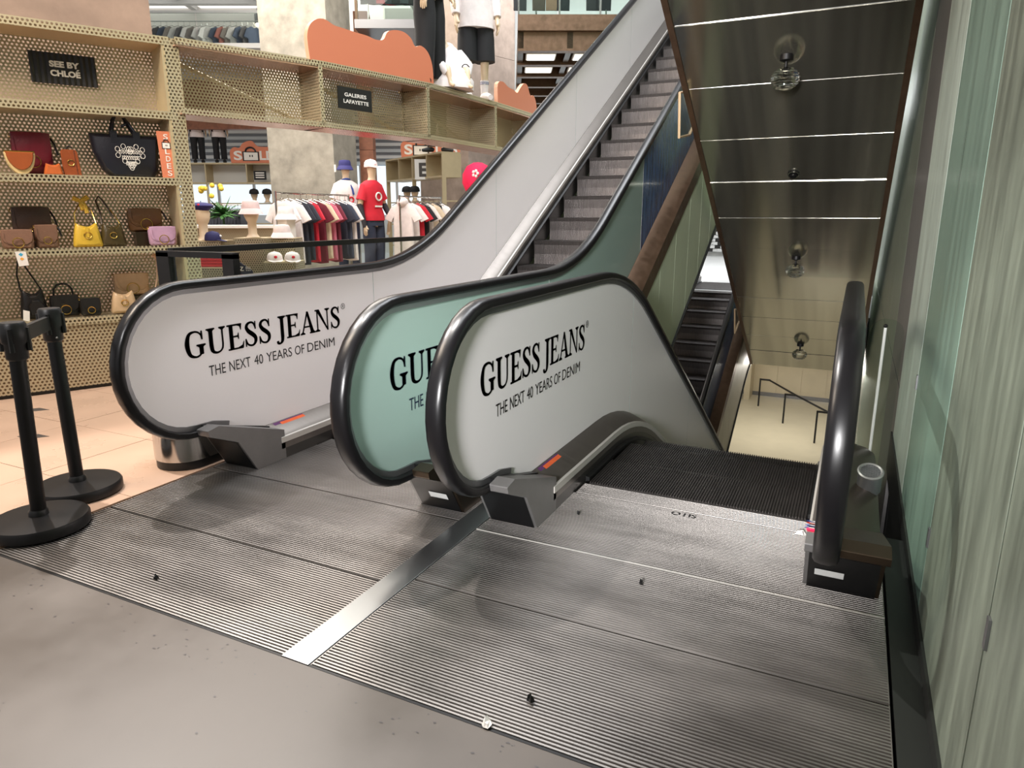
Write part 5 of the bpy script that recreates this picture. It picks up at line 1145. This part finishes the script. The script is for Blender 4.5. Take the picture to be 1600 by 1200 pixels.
struct('ceiling', wbox(MB(), -22, -3.2, 16.5, 27, 4.95, 5.05).add([], []), M['offwhite'], 'white slab of the upper floor at the back')
# far shelving
def far_fix(lab, r0, r1, d0, d1, nb):
    A, B = W(r0, d0), W(r1, d1); t = thing('display_shelving', lab, 'shelving', (A[0], A[1], 0))
    pale = M['gold']
    for z in (TOP - .03, BOT): obj('shelf', MB().obox(A, B, 0, .5, z, z + .04), pale, t)
    obj('back_panel', MB().obox(A, B, .48, .5, BOT, TOP), M['offwhite'], t)
    for i in range(nb + 1): q = lerp(A, B, i / nb); q2 = lerp(A, B, i / nb + .03 / max(1, math.hypot(B[0] - A[0], B[1] - A[1]))); obj('divider', MB().obox(q, q2, 0, .5, BOT, TOP - .03), pale, t); obj('upright_post', MB().obox(q, q2, 0, .1, 0, BOT), pale, t) if i % 2 == 0 else None
    for z in (1.7, 1.15, .6): obj('shelf', MB().obox(A, B, .1, .5, z, z + .03), pale, t)
    return A, B
far_fix('distant pale gold shelving behind the hat heads, left of the concrete column', -13, -6.2, 20, 20, 6)
far_fix('distant pale gold shelving right of the slim red-brown column', -3.3, -1.6, 19, 16.5, 4)
def soldes(r0, r1, d, z0, h, lab, text=True):
    fr = lambda a, b, c=0.0: (W(r0 + a, d - c)[0], W(r0 + a, d - c)[1], z0 + b); L = r1 - r0
    t = thing('sale_sign', lab, 'sign', fr(L / 2, 0), 0, 'orange SOLDES signs on the far shelving')
    q = spline([(a * L, b * h, 0) for a, b in ((0, 0), (-.01, .6), (.06, .85), (.15, .82), (.22, 1.08), (.36, 1.2), (.46, .9), (.7, .88), (.9, .92), (1.0, .6), (1, 0))], 4)
    obj('board', MB().prism([(a, b) for a, b, c in q], fr, -.03, .03), M['orange'], t)
    obj('sign_letter', text_mb('S', lambda a, b: fr(a, b, .034), .05 * L, .19 * L, .15 * h, .66 * h, .03), M['white'], t, recalc=False)
    obj('sign_lettering', text_mb('LDES', lambda a, b: fr(a, b, .034), .48 * L, .96 * L, .15 * h, .66 * h, .03), M['white'], t, recalc=False, label='white lettering LDES')
    bag_icon(lambda a, b, c: fr(a, b, .034 + c), .335 * L, .38 * h, .25 * L, .5 * h, t)
soldes(-7.70, -6.05, 20, TOP, .48, 'orange SOLDES sign on the distant left shelving')
soldes(-2.75, -1.3, 18.2, TOP, .48, 'orange SOLDES sign on the distant right shelving, half hidden')
fr = lambda a, b, c=0.0: (W(-7.10 + a, 19.95 - c)[0], W(-7.10 + a, 19.95 - c)[1], b)
t = thing('shop_sign', 'small black sign with white lines on the distant left shelving', 'sign', fr(.2, 2.36)); obj('sign_board', MB().prism(R4(0, .34, 2.34, 2.58), fr, 0, .02), M['black'], t)
for z in (2.51, 2.45, 2.39): obj('sign_line', MB().prism(R4(.05, .29, z, z + .03), fr, .02, .023), M['white'], t)
fr = lambda a, b, c=0.0: (W(-2.30 + a, 17.2 - c)[0], W(-2.30 + a, 17.2 - c)[1], b)
t = thing('shop_sign', 'black sign with letter E at the edge of the right concrete column', 'sign', fr(.2, 2.36)); obj('sign_board', MB().prism(R4(0, .36, 2.22, 2.68), fr, 0, .02), M['offwhite'], t); obj('sign_letter', text_mb('E', lambda a, b: fr(a, b, .023), .1, .3, 2.28, 2.6, .04), M['black'], t, recalc=False)
for i, (r, d) in enumerate(((-7.05, 19.7), (-6.7, 19.7), (-2.62, 18.0), (-2.4, 17.8))):
    p = W(r, d); cap_hat('black_cap', BK, ('black cap left of two on distant left shelving', 'black cap right of two on distant left shelving', 'black cap left of two on distant right shelving', 'black cap right of two on distant right shelving')[i], (p[0], p[1], 1.98), face_cam(*p), 1.2, 'black caps on distant shelving')
    head_form(p[0], p[1], 1.73, ('cream head under the left black cap on distant left shelving', 'cream head under the right black cap on distant left shelving', 'cream head under the left black cap on distant right shelving', 'cream head under the right black cap on distant right shelving')[i])
# plant
p = W(-5.65, 14); t = thing('potted_plant', 'leafy green plant with yellow flowers behind the hat heads', 'plant', (p[0], p[1], 0)); r2 = random.Random(9)
obj('pot', MB().lathe([(.16, 0), (.2, .5), (.21, .9), (.19, .92)], (p[0], p[1], 0), 16), M['white'], t, True)
obj('stem', MB().tube([(p[0], p[1], .9), (p[0], p[1], 1.5)], .02, 6), M['plant'], t)
for k in range(60):
    a = r2.uniform(0, 2 * pi); el = r2.uniform(.1, 1.3); L = r2.uniform(.25, .55); d = Vector((cos(a) * cos(el), sin(a) * cos(el), sin(el))); s_ = d.cross(Vector((0, 0, 1))).normalized() * .05
    b = Vector((p[0], p[1], 1.35)); obj('leaf', MB().add([b, b + d * L * .5 + s_, b + d * L + Vector((0, 0, -.08)), b + d * L * .5 - s_, b + d * L * .5 + Vector((0, 0, .02))], [(0, 1, 4), (1, 2, 4), (2, 3, 4), (3, 0, 4)]), M['plant'], t, recalc=False)
for k in range(9):
    a = r2.uniform(0, 2 * pi); obj('flower', MB().sph((p[0] - .25 + .2 * cos(a), p[1] + .2 * sin(a), 1.85 + r2.uniform(-.1, .15)), .05, 8, 5), M['flower'], t)

# ------------------------------------------------------------------ upper floor seen over the shelving
uf = struct('ceiling', wbox(MB(), -22, 3, 19, 42, 8.6, 8.8), M['white'], 'white ceiling of the upper storey with beams and downlights')
for k in range(7): obj('ceiling_beam', wbox(MB(), -22, 3, 20.5 + k * 2.6, 20.75 + k * 2.6, 8.3, 8.6), M['offwhite'], uf)
for k in range(6):
    for j in range(5): obj('luminous_panel', wbox(MB(), -16.2 + k * 2.6, -14.0 + k * 2.6, 20.95 + j * 2.6, 22.9 + j * 2.6, 8.5, 8.56), M['ceil_glow'], uf)
for k in range(6): obj('ceiling_beam', wbox(MB(), -16.5 + k * 2.6, -16.3 + k * 2.6, 19, 40, 8.42, 8.6), M['offwhite'], uf)
struct('wall_upper', wbox(MB(), -22, 3, 42, 42.3, 5, 8.7), M['white'], 'white far wall of the upper storey')
struct('wall_upper', wbox(MB(), -4.1, -2.9, 17.2, 17.4, 5.35, 9.5), M['white'], 'white wall piece of the upper storey right of the concrete column')
struct('floor_upper', wbox(MB(), -22, -4.2, 18, 42, 4.9, 5.0), M['offwhite'], 'upper storey floor')
for i, (r, d) in enumerate(((-11.0, 28), (-10.1, 30), (-9.0, 27), (-12, 31), (-8.6, 33))):
    p = W(r, d); t = thing('downlight', ('largest warm ceiling spot glowing above the shelving', 'small ceiling spot right of the brightest one', 'ceiling spot nearest the concrete column', 'ceiling spot far left of the upper storey', 'ceiling spot deepest in the upper storey')[i], 'ceiling light', (p[0], p[1], 8.3), 0, 'upper storey ceiling spots')
    obj('housing', MB().lathe([(.1, 0), (.12, .02), (.12, .3), (.03, .32), (.03, .61)], (p[0], p[1], 8.0), 14), M['pole_grey'], t, True); obj('lens', MB().sph((p[0], p[1], 8.0), .09, 10, 6), M['downlight'], t)
t = thing('glass_balustrade', 'upper storey glass balustrade with pale top rail above the bag shelving', 'railing', (*W(-9, 18.1), 5))
for k in range(7): obj('glass_pane', wbox(MB(), -15 + k * 1.5, -13.53 + k * 1.5, 18.1, 18.12, 5, 6.06), M['clear'], t)
obj('top_rail', wbox(MB(), -15, -4.5, 18.08, 18.14, 6.06, 6.11), M['offwhite'], t)
obj('base_rail', wbox(MB(), -15, -4.5, 18.08, 18.16, 4.9, 5.06), M['pole_grey'], t)
rr = rail('upper storey clothes rail behind the glass balustrade', W(-9.6, 19.0), W(-6.3, 19.0), 1.2); rr.location.z = 4.9
r2 = random.Random(4)
for i in range(22):
    cc = r2.choice([(70, 66, 68), (120, 110, 104), (196, 190, 188), (150, 90, 80), (60, 70, 90), (210, 206, 204)])
    nm = {(70, 66, 68): 'charcoal', (120, 110, 104): 'taupe', (196, 190, 188): 'pale grey', (150, 90, 80): 'rust red', (60, 70, 90): 'blue', (210, 206, 204): 'white'}[cc]; g = garment('tee', cc, nm + ' top hanging on the upper storey rail behind the glass', nm + ' tops on the upper storey rail', .5, .6); p = W(-9.5 + i * .145, 19.0); g.location = (p[0], p[1], 6.06); g.rotation_euler = (0, 0, r2.uniform(.9, 1.4))
# jackets near the pink column on the upper floor
struct('floor_upper', wbox(MB(), -2.9, -1.6, 14, 17, 4.75, 4.9), M['pole_grey'], 'upper storey floor edge beside the pinkish column')
rail2 = rail('upper storey rail of dark jackets left of the black trousers mannequin', W(-2.75, 14.6), W(-1.75, 14.6), 1.65); rail2.location.z = 4.9
for i, cc in enumerate(((44, 52, 52), (26, 26, 30), (150, 30, 40), (40, 44, 52), (30, 30, 34), (60, 62, 68), (28, 26, 30))):
    g = garment('tee', cc, ('dark green jacket first on the upper rail', 'black jacket second on the upper rail', 'red top third on the upper rail', 'slate jacket fourth on the upper rail', 'black jacket fifth on the upper rail', 'grey jacket sixth on the upper rail', 'black jacket last on the upper rail')[i], 'jackets on the upper rail', .62, 1.15, .5); p = W(-2.7 + i * .15, 14.6); g.location = (p[0], p[1], 6.54); g.rotation_euler = (0, 0, .5 + .15 * (i % 3))
t = thing('glass_balustrade', 'upper storey glass balustrade in front of the dark jackets', 'railing', (*W(-2.3, 14.1), 4.9)); obj('glass_pane', wbox(MB(), -2.85, -1.62, 14.1, 14.12, 4.9, 6.2), M['clear_green'], t); obj('end_post', wbox(MB(), -2.9, -2.85, 14.08, 14.14, 4.9, 6.3), M['cover_dark'], t)
# bronze gridded underside of the upper slab, right of the pink column
gd = struct('ceiling', wbox(MB(), .1, 2.15, 13, 24, 4.480, 4.580), M['blackmetal'], 'dark underside of the upper slab with bronze grid')
for k in range(9): obj('grid_beam', wbox(MB(), .1, 2.15, 13 + k * 1.15, 13.18 + k * 1.15, 4.150, 4.480), M['bronze'], gd)
for k in range(3): obj('grid_beam', wbox(MB(), .1 + k * .85, .2 + k * .85, 13, 23, 4.190, 4.480), M['cover_dark'], gd)
for k in range(2):
    for j in range(2):
        r0 = .27 + k * .85; d0 = 13.35 + j * 1.15
        t = thing('ceiling_panel_light', 'glowing panel in the bronze grid ceiling, %s row, %s' % (('front', 'rear')[j], ('left', 'right')[k]), 'ceiling light', (*W(r0 + .2, d0 + .3), 4.430), 0, 'panel lights in the bronze grid')
        obj('frame', wbox(MB(), r0 - .02, r0 + .52, d0 - .02, d0 + .5, 4.170, 4.220), M['offwhite'], t); obj('diffuser', wbox(MB(), r0, r0 + .5, d0, d0 + .48, 4.160, 4.172), M['panel_light'], t); obj('hanger', wbox(MB(), r0 + .2, r0 + .24, d0 + .2, d0 + .24, 4.220, 4.480), M['blackmetal'], t)
struct('floor_upper', wbox(MB(), .1, 2.15, 13, 24, 4.590, 4.690), M['pole_grey'], 'upper storey floor above the bronze grid')
t = thing('glass_balustrade', 'upper storey glass balustrade above the bronze grid ceiling', 'railing', (*W(1, 13.1), 4.690))
for k in range(3): obj('glass_pane', wbox(MB(), .12 + k * .68, .78 + k * .7, 13.08, 13.1, 4.630, 5.830), M['clear_green'], t)
for k in range(3): obj('post', wbox(MB(), .1 + k * .7, .13 + k * .7, 13.06, 13.12, 4.480, 5.830), M['chrome'], t)
obj('edge_beam', wbox(MB(), .1, 2.15, 12.9, 13.05, 4.450, 4.700), M['bronze'], t)
for j, (r, cc) in enumerate(((.15, (60, 62, 66)), (.5, (90, 80, 72)), (.95, (40, 42, 46)), (1.5, (30, 30, 34)), (1.72, (36, 38, 42)), (.75, (150, 120, 100)))):
    p = W(r, 14.2); g = garment('pants', cc, ('grey trousers', 'brown trousers', 'charcoal trousers', 'black trousers', 'slate trousers', 'tan trousers')[j] + ' hanging in the upper storey above the bronze grid', 'trousers above the bronze grid', .3, 1.0); g.location = (p[0], p[1], 6.180); g.rotation_euler = (0, 0, .5)
rl = rail('copper clothes rail in the upper storey above the bronze grid', W(.45, 14.2), W(1.75, 14.2), 1.5); rl.location.z = 4.690
struct('wall_upper', wbox(MB(), .1, 4.5, 24, 24.2, 4.9, 9), M['offwhite'], 'pale wall of the upper storey above the bronze grid')
